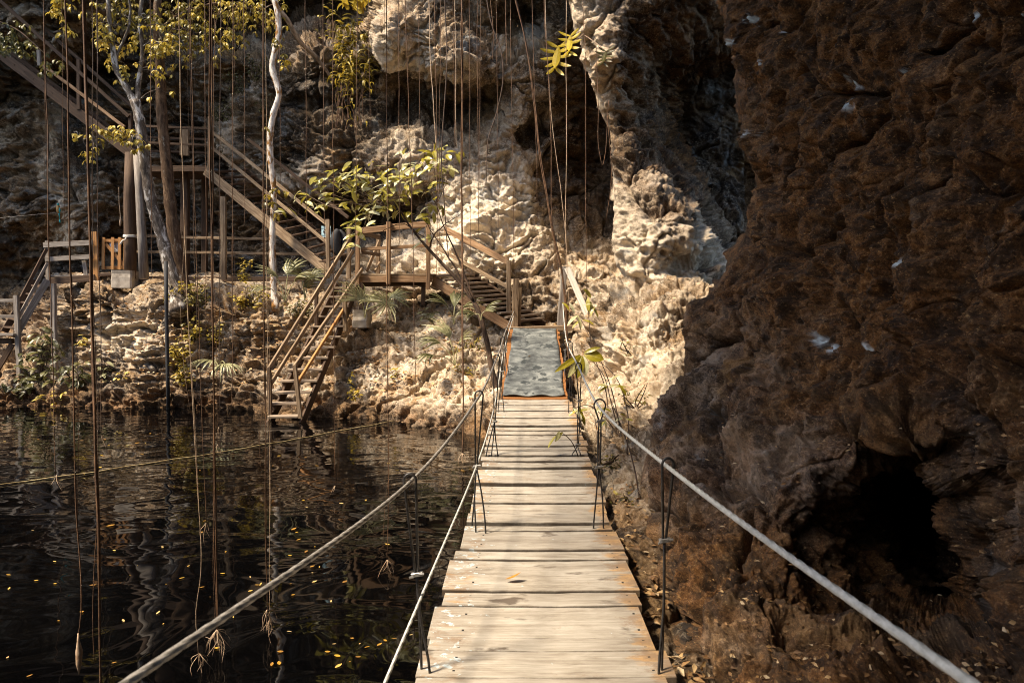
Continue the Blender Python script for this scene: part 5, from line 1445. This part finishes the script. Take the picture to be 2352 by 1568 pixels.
hang([(101, 0), (107, 300), (112, 526), (119, 760), (126, 1000), (130, 1090)], 6.5, 0.010, 4, 'thin rust-brown hanging root, the one nearest the grey stairs', 'brownrope')
hang([(150, 0), (155, 250), (160, 524), (166, 800), (174, 1150), (184, 1445), (180, 1470)], 3.72, 0.0085, 'bud', 'dark hanging root ending in a swollen brown bud just above the water', 'brownrope')
hang([(193, 0), (198, 300), (204, 560), (213, 850), (220, 1100), (226, 1300), (231, 1590)], 3.5, 0.0125, 0, 'thickest dark hanging root, doubled, reaching past the water below the gate', 'brownrope', strands=2)
hang([(212, 0), (214, 300), (212, 520), (222, 900), (226, 1080)], 6.6, 0.008, 3, 'slim hanging root just beside the thickest doubled one', 'darkroot')
hang([(224, 0), (225, 520), (232, 800), (233, 1000)], 8, 0.008, 3, 'faint slim hanging root in front of the gate post', 'darkroot')
hang([(408, 0), (415, 250), (425, 526), (436, 800), (450, 1100), (461, 1330), (452, 1400), (458, 1500)], 3.8, 0.005, 9, 'thin wavy hanging root ending in a pale tuft beside the bundled one', 'paleroot')
hang([(437, 0), (442, 250), (450, 520), (462, 900), (474, 1200)], 5, 0.0055, 4, 'thin hanging root crossing the leaning tree trunk', 'brownrope')
hang([(432, 0), (438, 200), (446, 526), (452, 760), (452, 900)], 7, 0.006, 0, 'fine hanging root in front of the brown tree', 'darkroot')
hang([(481, 0), (482, 300), (484, 526), (490, 900), (494, 1200), (498, 1445)], 3.95, 0.0062, 26, 'bundle of hanging roots ending in a wide splayed pale tuft over the water', 'brownrope', strands=4)
hang([(492, 0), (490, 526), (499, 900), (500, 1020)], 7.5, 0.006, 3, 'fine hanging root close beside the splayed bundle', 'brownrope')
hang([(507, 0), (504, 526), (505, 800), (503, 980)], 9, 0.007, 3, 'fine dark hanging root in front of the fence post', 'darkroot')
hang([(603, 0), (605, 500), (609, 900), (611, 1300), (613, 1400)], 4.2, 0.0055, 10, 'pair of thin hanging roots beside the white tree ending in a dark tuft', 'brownrope', strands=2)
hang([(611, 0), (612, 500), (617, 1000), (620, 1420)], 4.25, 0.004, 7, 'very fine pale hanging root beside the pair at the white tree', 'paleroot')
hang([(764, 0), (765, 400), (767, 800), (770, 1115)], 7.6, 0.0075, 3, 'single rust hanging root passing the blue notice', 'brownrope')
hang([(888, 0), (889, 400), (890, 800), (892, 1120), (889, 1285)], 5.3, 0.007, 10, 'straight hanging root in front of the platform, its frayed tip over the water', 'brownrope')
hang([(931, 0), (938, 250), (948, 520), (953, 800), (956, 900)], 10.5, 0.009, 0, 'slim hanging root before the middle post of the platform', 'brownrope')
hang([(985, 0), (990, 150), (999, 300), (1004, 520)], 14.2, 0.014, 0, 'short pale hanging root above the sapling leaves', 'paleroot', top=11)
hang([(998, 0), (1003, 300), (1004, 520), (1003, 640)], 13.8, 0.012, 0, 'slender brown hanging root behind the sapling leaves', 'brownrope', top=11)
hang([(1022, 0), (1026, 130), (1020, 250), (1014, 360), (1024, 520), (1032, 600)], 13.2, 0.018, 0, 'dark wavy liana hanging in front of the pale overhang', 'darkroot', top=11)
hang([(1045, 0), (1047, 200), (1048, 340)], 14.4, 0.011, 0, 'short fine hanging root against the pale overhang', 'paleroot', top=11)
hang([(1061, 0), (1062, 200), (1059, 400), (1061, 600), (1062, 800), (1062, 1040)], 9.4, 0.012, 8, 'golden brown bundle of hanging roots in front of the pale cliff', 'brownrope', strands=3)
hang([(1096, 0), (1098, 300), (1099, 560)], 14.6, 0.010, 0, 'fine rust hanging root in front of the bright cliff patch', 'brownrope', top=11)
hang([(1118, 0), (1130, 60), (1152, 120), (1156, 180), (1140, 260), (1122, 320), (1116, 420)], 15.0, 0.02, 0, 'dark curved liana hanging down the middle of the cliff', 'darkroot', top=11)
hang([(1127, 0), (1133, 70), (1131, 140)], 15.4, 0.012, 0, 'short thin root hanging in the dark cliff hollow', 'brownrope', top=11)
hang([(1160, 0), (1163, 90), (1165, 160)], 15.4, 0.012, 0, 'short rust root hanging under the dark hollow', 'brownrope', top=11)
hang([(1185, 0), (1205, 85), (1216, 150), (1228, 250), (1242, 380), (1254, 450), (1267, 527), (1288, 620), (1298, 700), (1302, 790), (1318, 880)], 11.2, 0.013, 0, 'thick slanting bundle of lianas sweeping down to the bridge end', 'brownrope', strands=4, top=10)
hang([(1250, 0), (1258, 150), (1265, 300), (1270, 527), (1284, 640)], 12.6, 0.011, 0, 'slim liana beside the slanting bundle, behind the yellow cut leaf', 'brownrope', top=11)
hang([(1252, 0), (1260, 180), (1275, 340), (1288, 440), (1298, 527), (1303, 640)], 12.9, 0.009, 0, 'fine slanting root between the bundle and the pale straight one', 'paleroot', top=11)
hang([(1300, 0), (1301, 200), (1301, 400), (1300, 527), (1303, 640), (1308, 700)], 11.0, 0.008, 0, 'pale straight hanging root falling to the cable post', 'paleroot', top=10)
hang([(1340, 25), (1344, 130), (1345, 300), (1346, 527), (1347, 690)], 13.0, 0.009, 0, 'rust straight hanging root before the dark recess', 'brownrope', top=5)
hang([(1372, 165), (1374, 260), (1377, 350), (1383, 380), (1390, 350), (1394, 300), (1398, 230)], 12.9, 0.009, 0, 'looped root hanging at the edge of the dark recess', 'brownrope', top=2)
hang([(1400, 330), (1404, 390), (1402, 440), (1394, 500)], 12.6, 0.009, 0, 'short frayed root hanging from the lit buttress edge', 'brownrope', top=2)


for (u, du, d, vt) in ((640, 4, 12, 420), (700, 5, 10, 560), (742, 3, 12.5, 640), (820, -3, 11, 700), (846, 4, 13, 300), (915, 3, 12, 560), (960, 5, 13.6, 330), (1012, -4, 12, 610), (1040, 6, 13, 480), (1078, 2, 12.5, 700), (1104, -3, 13.4, 420), (1140, 6, 13.2, 560), (1172, 8, 13, 610), (1222, 12, 12.4, 500), (560, 3, 11, 520), (535, -2, 8.5, 940), (470, 4, 9.5, 760), (345, 3, 9, 640)):
    hang([(u, 0), (u + du * .4, vt * .35), (u + du * .8, vt * .7), (u + du, vt)], d, 0.0075, 0, 'one of the hair-thin brown roots hanging in front of the cliff', 'brownrope', 'hair-thin hanging roots', name='thin_root', top=10)


# --- plants
def fan_palm(u, v, d, fronds, label, size=0.75, stem=0.3):
    d = d - 0.45; fronds = [(a, b, c, L * 1.3, e, min(1, t + .2)) for (a, b, c, L, e, t) in fronds]
    root = empty('palm_plant', P(u, v, d), label, 'palm')
    base = P(u, v, d)
    for (du, dv, dd, L, spread, tone) in fronds:
        hub = P(u + du, v + dv, d + dd)
        mb = MB()
        S = spline([tuple(base), tuple((base + hub) / 2 + Vector((0, 0, 0.06))), tuple(hub)], 10)
        mb.tube(S.tolist(), np.linspace(0.012, 0.008, 10).tolist(), 6)
        out = (hub - base); out.z *= 0.7
        out = out.normalized() if out.length > 1e-3 else Vector((0, -1, 0.3))
        side = out.cross(Vector((0, 0, 1)))
        side = side.normalized() if side.length > 1e-3 else Vector((1, 0, 0))
        nrm = side.cross(out).normalized()
        nl = 15
        for j in range(nl):
            a = (j / (nl - 1) - 0.5) * spread + random.uniform(-.04, .04)
            dirn = out * math.cos(a) + side * math.sin(a)
            mb.leaf(hub, dirn, nrm + rv(0.2), L * random.uniform(.8, 1.05) * (1 - 0.15 * abs(a) / spread), 0.045, random.uniform(.6, 1.2), 0.35, 6, shape=[0.35, 0.8, 1.0, 0.95, 0.75, 0.45, 0.05], tone=min(1, max(0, tone + random.uniform(-.2, .2))))
        mb.build('frond', M['leaf_palm'], root)
    return root


fan_palm(655, 692, 16.0, [(-18, -52, 0, .5, 2.0, .6), (6, -62, .1, .5, 1.6, .5), (22, -45, 0, .55, 2.0, .5), (-28, -25, -.1, .5, 2.0, .4)], 'upright fan palm with yellowish fronds beside the white tree')
fan_palm(700, 690, 16.3, [(-8, -58, 0, .45, 3.0, .1), (12, -50, .1, .45, 3.0, .15), (0, -30, 0, .4, 3, .1)], 'dark fan palm between the white tree and the water steps')
fan_palm(838, 730, 14.9, [(-8, -42, -.1, .55, 3.2, .75), (10, -40, .2, .4, 3.4, .5)], 'drooping pale fan palm under the corner of the platform')
fan_palm(895, 735, 15.0, [(-8, -40, -.1, .48, 5.0, .8), (10, -52, .2, .42, 4, .4)], 'wide star-shaped fan palm below the middle of the platform')
fan_palm(1042, 745, 14.5, [(-10, -32, 0, .5, 1.2, .25), (2, -40, .1, .55, .9, .3), (14, -28, 0, .5, 1.4, .35)], 'stiff upright dark palm in front of the short stairs')
fan_palm(1046, 838, 13.9, [(-34, -48, 0, .5, 2.6, .35), (-14, -62, .1, .55, 1.6, .8), (-50, -22, -.1, .4, 2.4, .2), (6, -40, 0, .45, 1.8, .6)], 'drooping fan palm on the pale slope left of the bridge')
fan_palm(1105, 735, 13.7, [(8, -20, 0, .35, 2.6, .2), (-14, -14, 0, .35, 2.6, .2)], 'small spiky palm tuft at the crook of the dark sapling')
fan_palm(505, 835, 15.6, [(-14, -6, -.1, .45, 2.8, .7), (12, 0, -.2, .5, 2.4, .75)], 'yellow-green fan palm low on the bank in front of the roots')


def shrub(u, v, d, ru, rv_, n, ln, wd, mat, label, name='shrub', cat='shrub', lo=0.0, hi=1.0, stems=5, hang=0.1):
    """stems from a foot, leaves all through an uneven crown"""
    root = empty(name, P(u, v + rv_ * 0.7, d), label, cat)
    mb = MB(); tw = MB()
    foot = P(u, v + rv_ * 0.8, d + 0.1)
    cl = []
    for k_ in range(stems):
        a = random.uniform(0, 6.28); q = random.uniform(.35, 1) ** 0.6
        tip = P(u + ru * q * math.cos(a), v + rv_ * q * math.sin(a) * 0.9, d + random.uniform(-.25, .2))
        tw.tube(spline([tuple(foot), tuple((foot + tip) / 2 + rv(0.08)), tuple(tip)], 10).tolist(), np.linspace(0.010, 0.004, 10).tolist(), 5, cap=False)
        cl.append((foot, tip))
    per = max(1, n // stems)
    for (f_, tip) in cl:
        tn = random.uniform(lo, hi)
        for j in range(per):
            t = random.uniform(.35, 1.05)
            b = f_ + (tip - f_) * t + rv(0.09)
            a = random.uniform(0, 6.28)
            dd = Vector((math.cos(a), math.sin(a) - .2, random.uniform(-.5, .5) - hang))
            mb.leaf(b, dd, Vector((0, -.3, 1)) + rv(.6), ln * random.uniform(.6, 1.2), wd * random.uniform(.7, 1.2), .5, .2, 3, tone=min(1, max(0, tn + random.uniform(-.2, .2))))
    mb.build('foliage', M[mat], root); tw.build('stems', M['dark_bark'], root)
    return root


G = 'bushes and seedlings on the rocky bank'
for a in ((395, 668, 16.2, 26, 36, 110, .10, .06, 'leaf_bush', 'yellow bush at the foot of the leaning trunk', .4, 1), (452, 672, 16.0, 32, 34, 130, .10, .055, 'leaf_bush', 'olive bush beside the foot of the brown tree', .1, .6),
          (562, 612, 16.9, 16, 34, 60, .12, .045, 'leaf_bush', 'upright leafy seedling in front of the two-rail fence', .3, .8), (575, 678, 16.3, 46, 34, 190, .10, .055, 'leaf_bush', 'broad yellow bush on the bank near the white tree', .3, 1),
          (690, 705, 15.9, 40, 18, 110, .10, .05, 'leaf_bush', 'low dark bush at the foot of the fan palms', .1, .6), (440, 745, 16.0, 22, 44, 120, .10, .06, 'leaf_bush', 'creeper hanging over the bank below the brown tree', .1, .8),
          (412, 800, 15.9, 20, 40, 90, .10, .06, 'leaf_bush', 'yellowish creeper lower on the bank beside the dark pipe', .4, 1), (420, 860, 15.6, 24, 22, 60, .11, .06, 'leaf_bush', 'small bush near the waterline beside the pipe', .3, 1),
          (490, 760, 16.0, 20, 30, 70, .09, .05, 'leaf_bush', 'sparse bush on the bank between the hanging roots', .3, .9), (280, 855, 15.8, 7, 8, 8, .12, .07, 'leaf_yellow', 'tiny yellow seedling just above the waterline', .6, 1),
          (185, 780, 16.6, 9, 10, 8, .15, .08, 'leaf_yellow', 'small yellow sprig against the layered rock', .6, 1), (100, 860, 16.2, 0.1, 0.1, 0, .1, .1, 'leaf_bush', None, 0, 1),
          (1080, 800, 14.2, 34, 42, 240, .10, .03, 'leaf_bush', 'feathery yellow-green bush on the slope left of the bridge', .2, .8), (1068, 852, 13.8, 26, 18, 90, .09, .03, 'leaf_bush', 'low feathery tuft below the drooping palm', .3, .9),
          (905, 858, 14.2, 8, 14, 14, .12, .05, 'leaf_bush', 'small sprig in the middle of the pale slope', .3, .8), (985, 722, 14.9, 16, 14, 14, .22, .07, 'leaf_palm', 'broad-leaved sprig under the edge of the platform', .2, .7),
          (812, 905, 14.0, 12, 16, 26, .10, .04, 'leaf_bush', 'yellow sprig clinging to the rock face above the rope end', .5, 1), (800, 870, 14.2, 8, 10, 8, .12, .05, 'leaf_bush', 'little two-leaved sprig beside the water steps', .5, .9)):
    if not a[9]: continue
    a = list(a); a[5] = int(a[5] * 1.5)
    shrub(*a[:10], lo=a[10], hi=a[11], stems=max(3, a[5] // 10))
# the broad-leaved plants at the grey stairs
shrub(95, 820, 16.5, 50, 70, 120, .28, .105, 'leaf_dim', 'dull broad-leaved shrub growing through the grey stairs', lo=.3, hi=1, stems=14, hang=.25)
shrub(55, 880, 16.3, 42, 22, 44, .28, .105, 'leaf_dim', 'dark broad-leaved plant over the low concrete step', lo=.1, hi=.7, stems=7, hang=.3)
shrub(170, 850, 16.2, 36, 34, 60, .24, .09, 'leaf_dim', 'olive broad-leaved plant beside the walkway prop', lo=.4, hi=1, stems=9, hang=.3)
shrub(118, 910, 16.0, 34, 24, 46, .20, .10, 'leaf_yellow', 'yellow jagged plant at the foot of the walkway prop', lo=.4, hi=1, stems=8, hang=.1)
shrub(245, 838, 16.2, 16, 40, 22, .20, .08, 'leaf_palm', 'pale silvery plant against the layered rock', lo=.6, hi=1, stems=6, hang=.2)
# dim growth on the ledge
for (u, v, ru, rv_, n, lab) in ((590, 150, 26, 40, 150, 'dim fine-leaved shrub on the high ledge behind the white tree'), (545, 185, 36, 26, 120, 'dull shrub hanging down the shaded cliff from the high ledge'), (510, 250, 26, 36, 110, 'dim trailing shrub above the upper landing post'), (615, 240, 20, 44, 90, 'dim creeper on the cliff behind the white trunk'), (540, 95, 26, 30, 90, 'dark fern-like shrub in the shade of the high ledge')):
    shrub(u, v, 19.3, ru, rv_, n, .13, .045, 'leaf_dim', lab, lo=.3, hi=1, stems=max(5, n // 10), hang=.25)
# dim branch reaching in
ob = empty('overhanging_branch', P(-60, 40, 15.5), 'dim leafy branch reaching over the upper flight at the corner', 'branch')
mb = MB(); limb(mb, [(-160, -20, 15.5), (-40, 40, 15.5), (40, 70, 15.5), (110, 130, 15.5)], [0.05, 0.03, 0.018, 0.008], 8, 30, .05); mb.build('stem', M['dark_bark'], ob, smooth=True)
mb = MB()
for (u, v, n) in ((10, 85, 14), (40, 75, 12), (0, 110, 12), (30, 115, 10), (55, 100, 9), (70, 130, 7), (100, 140, 6), (-30, 90, 12), (125, 135, 4), (115, 160, 4)):
    leaf_sprays(mb, P(u, v, 15.5 + random.uniform(-.3, .3)), .25, n, .13, .06)
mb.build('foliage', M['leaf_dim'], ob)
ob = empty('overhanging_branch', P(130, -30, 15.8), 'bright yellow spray of leaves hanging down from above the upper flight', 'branch')
mb = MB(); limb(mb, [(60, -160, 15.8), (110, -60, 15.8), (130, 0, 15.8), (142, 65, 15.8)], [0.03, 0.02, 0.012, 0.006], 8, 20, .03); mb.build('stem', M['dark_bark'], ob, smooth=True)
mb = MB()
for (u, v, n) in ((130, 0, 9), (128, 25, 7), (145, 58, 5), (165, 5, 4), (150, 70, 4), (120, -30, 12), (160, -40, 10)):
    leaf_sprays(mb, P(u, v, 15.8), .15, n, .15, .075, lo=.6, hi=1)
mb.build('foliage', M['leaf_yellow'], ob)

# epiphyte clump on the boulder
ep = empty('epiphyte_clump', P(810, 120, 18.0), 'thick clump of yellow-green strap-leaved epiphytes hanging on the boulder', 'plant')
mb = MB()
for (u, v, n, L, w, lo, hi) in ((815, 20, 12, .75, .15, .5, 1), (800, 60, 34, .42, .07, .2, .9), (790, 95, 34, .36, .06, .2, 1), (815, 110, 30, .36, .06, .2, 1), (835, 90, 20, .34, .06, .3, 1), (785, 135, 34, .34, .055, .3, 1), (810, 150, 40, .38, .055, .4, 1), (835, 160, 26, .36, .055, .3, 1), (845, 135, 22, .34, .055, .3, .9), (795, 175, 30, .36, .05, .4, 1), (825, 190, 24, .40, .05, .4, 1), (780, 170, 18, .32, .055, .4, 1), (790, 215, 12, .3, .05, .4, 1), (805, 240, 8, .24, .045, .5, 1), (760, 30, 12, .2, .05, .3, .8), (755, 70, 8, .18, .05, .3, .8), (815, 265, 6, .26, .045, .6, 1)):
    for j in range(n):
        b = P(u + random.gauss(0, 13), v + random.gauss(0, 11), 18.0 - (v / 260.0) * 0.2 + random.uniform(-.35, .1))
        a = random.uniform(0, 6.28)
        up_ = 1.0 if v < 40 else random.uniform(-.4, .9)
        mb.leaf(b, Vector((math.cos(a), math.sin(a) * .8 - .5, up_)), Vector((0, -.2, 1)) + rv(.4), L * random.uniform(.6, 1.1), w * random.uniform(.8, 1.2), random.uniform(.6, 1.6), .2, 5, shape=[.5, .9, 1, .85, .5, .05], tone=random.uniform(lo, hi))
mb.build('foliage', M['leaf_bush'], ep)
mb = MB()
for j in range(14):
    u = random.uniform(770, 850); v = random.uniform(150, 210)
    pts = [P(u, v, 17.7)] + [P(u + random.uniform(-8, 8), v + q, 17.65) for q in (25, 55, 90)]
    mb.tube(spline([tuple(p) for p in pts], 14).tolist(), 0.010, 5)
mb.build('roots', M['brownrope'], ep)


def cut_leaf(mb, c, right, down, L, W, n=5, tone=.5):
    """a deeply cut leaf: narrow lobes off a midrib"""
    c = Vector(c); right = Vector(right).normalized(); down = Vector(down).normalized()
    nrm = right.cross(down).normalized()
    mb.leaf(c, down, nrm, L, W * .3, .35, .1, 5, tone=tone)
    for i in range(n):
        t = i / (n - 1)
        b = c + down * (L * (.02 + .78 * t))
        for s_ in (-1, 1):
            d = right * s_ * (1 - .35 * t) + down * (-.55 + 1.25 * t)
            mb.leaf(b, d, nrm + rv(.12), W * (.66 - .2 * abs(t - .3)) * random.uniform(.85, 1.15), W * .15, .35, .12, 4, tone=min(1, max(0, tone + random.uniform(-.2, .2))))


cp = empty('philodendron_plant', P(1325, 90, 13.7), 'climbing plant with two bright yellow deeply cut leaves beside the straight pale root', 'plant')
mb = MB(); cut_leaf(mb, P(1283, 108, 13.4), (1, 0, .15), (-.18, -.15, -1), .52, .50, tone=.15); mb.build('leaf', M['leaf_phil'], cp)
mb = MB(); cut_leaf(mb, P(1310, 82, 13.4), (1, 0, .3), (-.1, -.2, -1), .40, .40, tone=.9); mb.build('leaf', M['leaf_phil'], cp)
mb = MB(); cut_leaf(mb, P(1392, 118, 13.0), (1, 0, .1), (-.3, -.2, -1), .28, .3, tone=.2); mb.build('leaf', M['leaf_bush'], cp)
mb = MB()
for q in ([(1340, 78, 13.9), (1326, 88, 13.6), (1310, 82, 13.4)], [(1340, 80, 13.9), (1312, 98, 13.6), (1283, 108, 13.4)], [(1340, 80, 13.9), (1370, 100, 13.3), (1392, 118, 13.0)]):
    mb.tube(spline([tuple(P(*a)) for a in q], 12).tolist(), .008, 6)
mb.build('stems', M['dead'], cp)

# plant leaning over the bridge's end
np_ = empty('leafy_plant', P(1420, 985, 8.6), 'slender plant with a whorl of big yellow-green leaves leaning over the bridge cable', 'plant')
stems = [[(1425, 1010, 8.2), (1405, 930, 8.4), (1385, 860, 8.6), (1345, 812, 8.8)], [(1440, 1050, 7.6), (1440, 940, 8.2), (1410, 860, 8.6), (1350, 810, 8.8)], [(1430, 1010, 8.2), (1400, 880, 8.8), (1362, 790, 9.3), (1335, 735, 9.6)],
         [(1475, 1190, 5.9), (1462, 1100, 6.4), (1435, 1000, 7.4), (1400, 910, 8.2)], [(1400, 990, 8.6), (1392, 900, 8.9), (1360, 800, 9.3), (1350, 690, 9.6)], [(1420, 1000, 8.3), (1390, 960, 8.5), (1345, 930, 8.6), (1325, 935, 8.6)], [(1340, 1085, 7.1), (1332, 1060, 7.0), (1310, 1010, 7.0), (1290, 992, 7.0)], [(1378, 1060, 7.4), (1376, 1020, 7.7), (1366, 960, 8.2)]]
mb = MB()
for q in stems: mb.tube(spline([tuple(P(*a)) for a in q], 24).tolist(), np.linspace(.009, .004, 24).tolist(), 6)
mb.build('stems', M['dark_bark'], np_)
C0 = P(1338, 812, 8.8)
right, upv, fw = Vector((1, 0, 0)), Vector((0, 0, 1)), Vector((0, -1, 0))
for (dx, dzz, L, W, tone, nx_) in ((-1, -.62, .40, .075, .3, .6), (-.62, -.95, .33, .085, .75, .2), (-.25, -1, .30, .125, .15, .1), (.12, -1, .26, .12, .95, -.2), (.8, -.15, .26, .16, .2, -.3), (.75, .35, .22, .06, .2, .3)):
    mb = MB(); mb.leaf(C0 + Vector((dx, 0, dzz)) * .03, Vector((dx, -.35, dzz)), Vector((nx_, -1, .55)), L, W, .3, .15, 6, tone=tone); mb.build('leaf', M['leaf_big'], np_)
mb = MB()
for (u, v, d, n, L) in ((1330, 730, 9.6, 4, .22), (1350, 690, 9.6, 4, .24), (1365, 700, 9.5, 3, .2), (1325, 940, 8.6, 5, .2), (1300, 690, 9.8, 2, .2), (1283, 992, 7.0, 3, .16), (1415, 890, 8.4, 3, .18), (1400, 880, 8.6, 4, .16), (1385, 935, 8.4, 3, .14), (1390, 960, 8.4, 3, .12), (1430, 960, 7.9, 3, .13)):
    for j in range(n):
        mb.leaf(P(u, v, d) + rv(.05), Vector((random.uniform(-1, .6), -.3, random.uniform(-.8, .4))), Vector((0, -.6, 1)) + rv(.4), L * random.uniform(.7, 1.1), L * .26, .4, .2, 4)
mb.build('foliage', M['leaf_big'], np_)
for (u, v, d, ru, rv_, n, lab) in ((1460, 900, 8.9, 34, 50, 36, 'sparse sprigs on the boulder beside the bridge'), (1400, 1045, 7.2, 20, 24, 40, 'small green tuft beside the bridge edge'), (1425, 1160, 5.9, 20, 36, 40, 'dry leafy tuft on the rocky foot beside the bridge'), (1440, 790, 10.5, 20, 20, 22, 'thin sprig on the boulder behind the whorled leaves')):
    shrub(u, v, d, ru, rv_, n, .075, .028, 'leaf_bush', lab, lo=.1, hi=.8, stems=max(4, n // 6))

# leaf litter on the bank and rocky foot: nobody could count it
mb = MB()
def litter(X, n, zlo, size, V0=0):
    nr, nc = X.shape[:2]
    nn_ = grid_normals(X)
    k_ = 0
    while k_ < n:
        i = random.randrange(V0, nr - 1); j = random.randrange(nc - 1)
        p = X[i, j]; nv_ = nn_[i, j]
        if nv_[2] < 0: nv_ = -nv_
        if p[2] < zlo or nv_[2] < 0.30: continue
        k_ += 1
        a = random.uniform(0, 6.28)
        mb.leaf(Vector(p) + Vector(nv_) * .02, Vector((math.cos(a), math.sin(a), random.uniform(-.2, .3))), Vector(nv_) + rv(.5), size * random.uniform(.6, 1.3), size * .5 * random.uniform(.7, 1.2), .4, .2, 2)
litter(XB, 5200, 0.5, .11); litter(XD, 1100, 0.3, .055)
lo_ = XE[np.ix_(range(560, 880), range(60, 454))]
litter(lo_, 900, 0.2, .03)
tag(mb.build('fallen_leaves', M['leaf_fallen']), kind='stuff')

# leaves floating on the pool, each its own object
protos = []
for k_ in range(6):
    m = MB(); m.leaf((-.05, 0, 0), (1, 0, 0.02), (0, 0, 1), .10, .045 + .01 * random.random(), -.06, .08, 4, tone=(k_ + .5) / 6)
    o = m.build('floating_leaf', M['leaf_float']); protos.append(o)
    tag(o, 'small yellow leaf floating flat on the dark water', 'leaf', 'yellow leaves floating on the pool')
cnt = 0
drift = [(random.uniform(0, 900), 975 + 560 * random.random() ** 0.9) for _ in range(14)]
while cnt < 100:
    if random.random() < 0.6:
        du, dv_ = random.choice(drift); u = du + random.gauss(0, 75); v = dv_ + random.gauss(0, 16)
    else:
        v = 960 + 600 * random.random() ** 0.8; u = random.uniform(-10, 1080)
    if v < 950 or v > 1600 or u < -20 or u > (1090 if v < 1150 else 1060 - (v - 1150) * 0.35) or (v < 1010 and u > 560): continue
    p = PZ(u, v, 0.006)
    o = protos[cnt] if cnt < 6 else copy_tree(protos[cnt % 6])
    o.location = p; o.rotation_euler = (random.uniform(-.06, .06), random.uniform(-.06, .06), random.uniform(0, 6.28)); s_ = random.uniform(.25, .8) * (0.6 if p.y < 6 else 1.0); o.scale = (s_, s_ * random.uniform(.5, 1.3), s_)
    cnt += 1
for (u, v, y_, lab, sz) in ((1181, 1331, None, 'yellow dead leaf lying on the near planks of the bridge', .10), (1217, 826, 12.3, 'small orange leaf lying on the grey rubber mat', .07)):
    p = PZ(u, v, 0.472) if y_ is None else Vector((0.33, 12.3, dz(12.3) + .03))
    m = MB(); m.leaf(p + Vector((-.05, 0, .004)), (1, .2, .05), (0, .2, 1), sz, sz * .5, -.5, .25, 4, tone=.3)
    tag(m.build('dead_leaf', M['leaf_float']), lab, 'leaf')
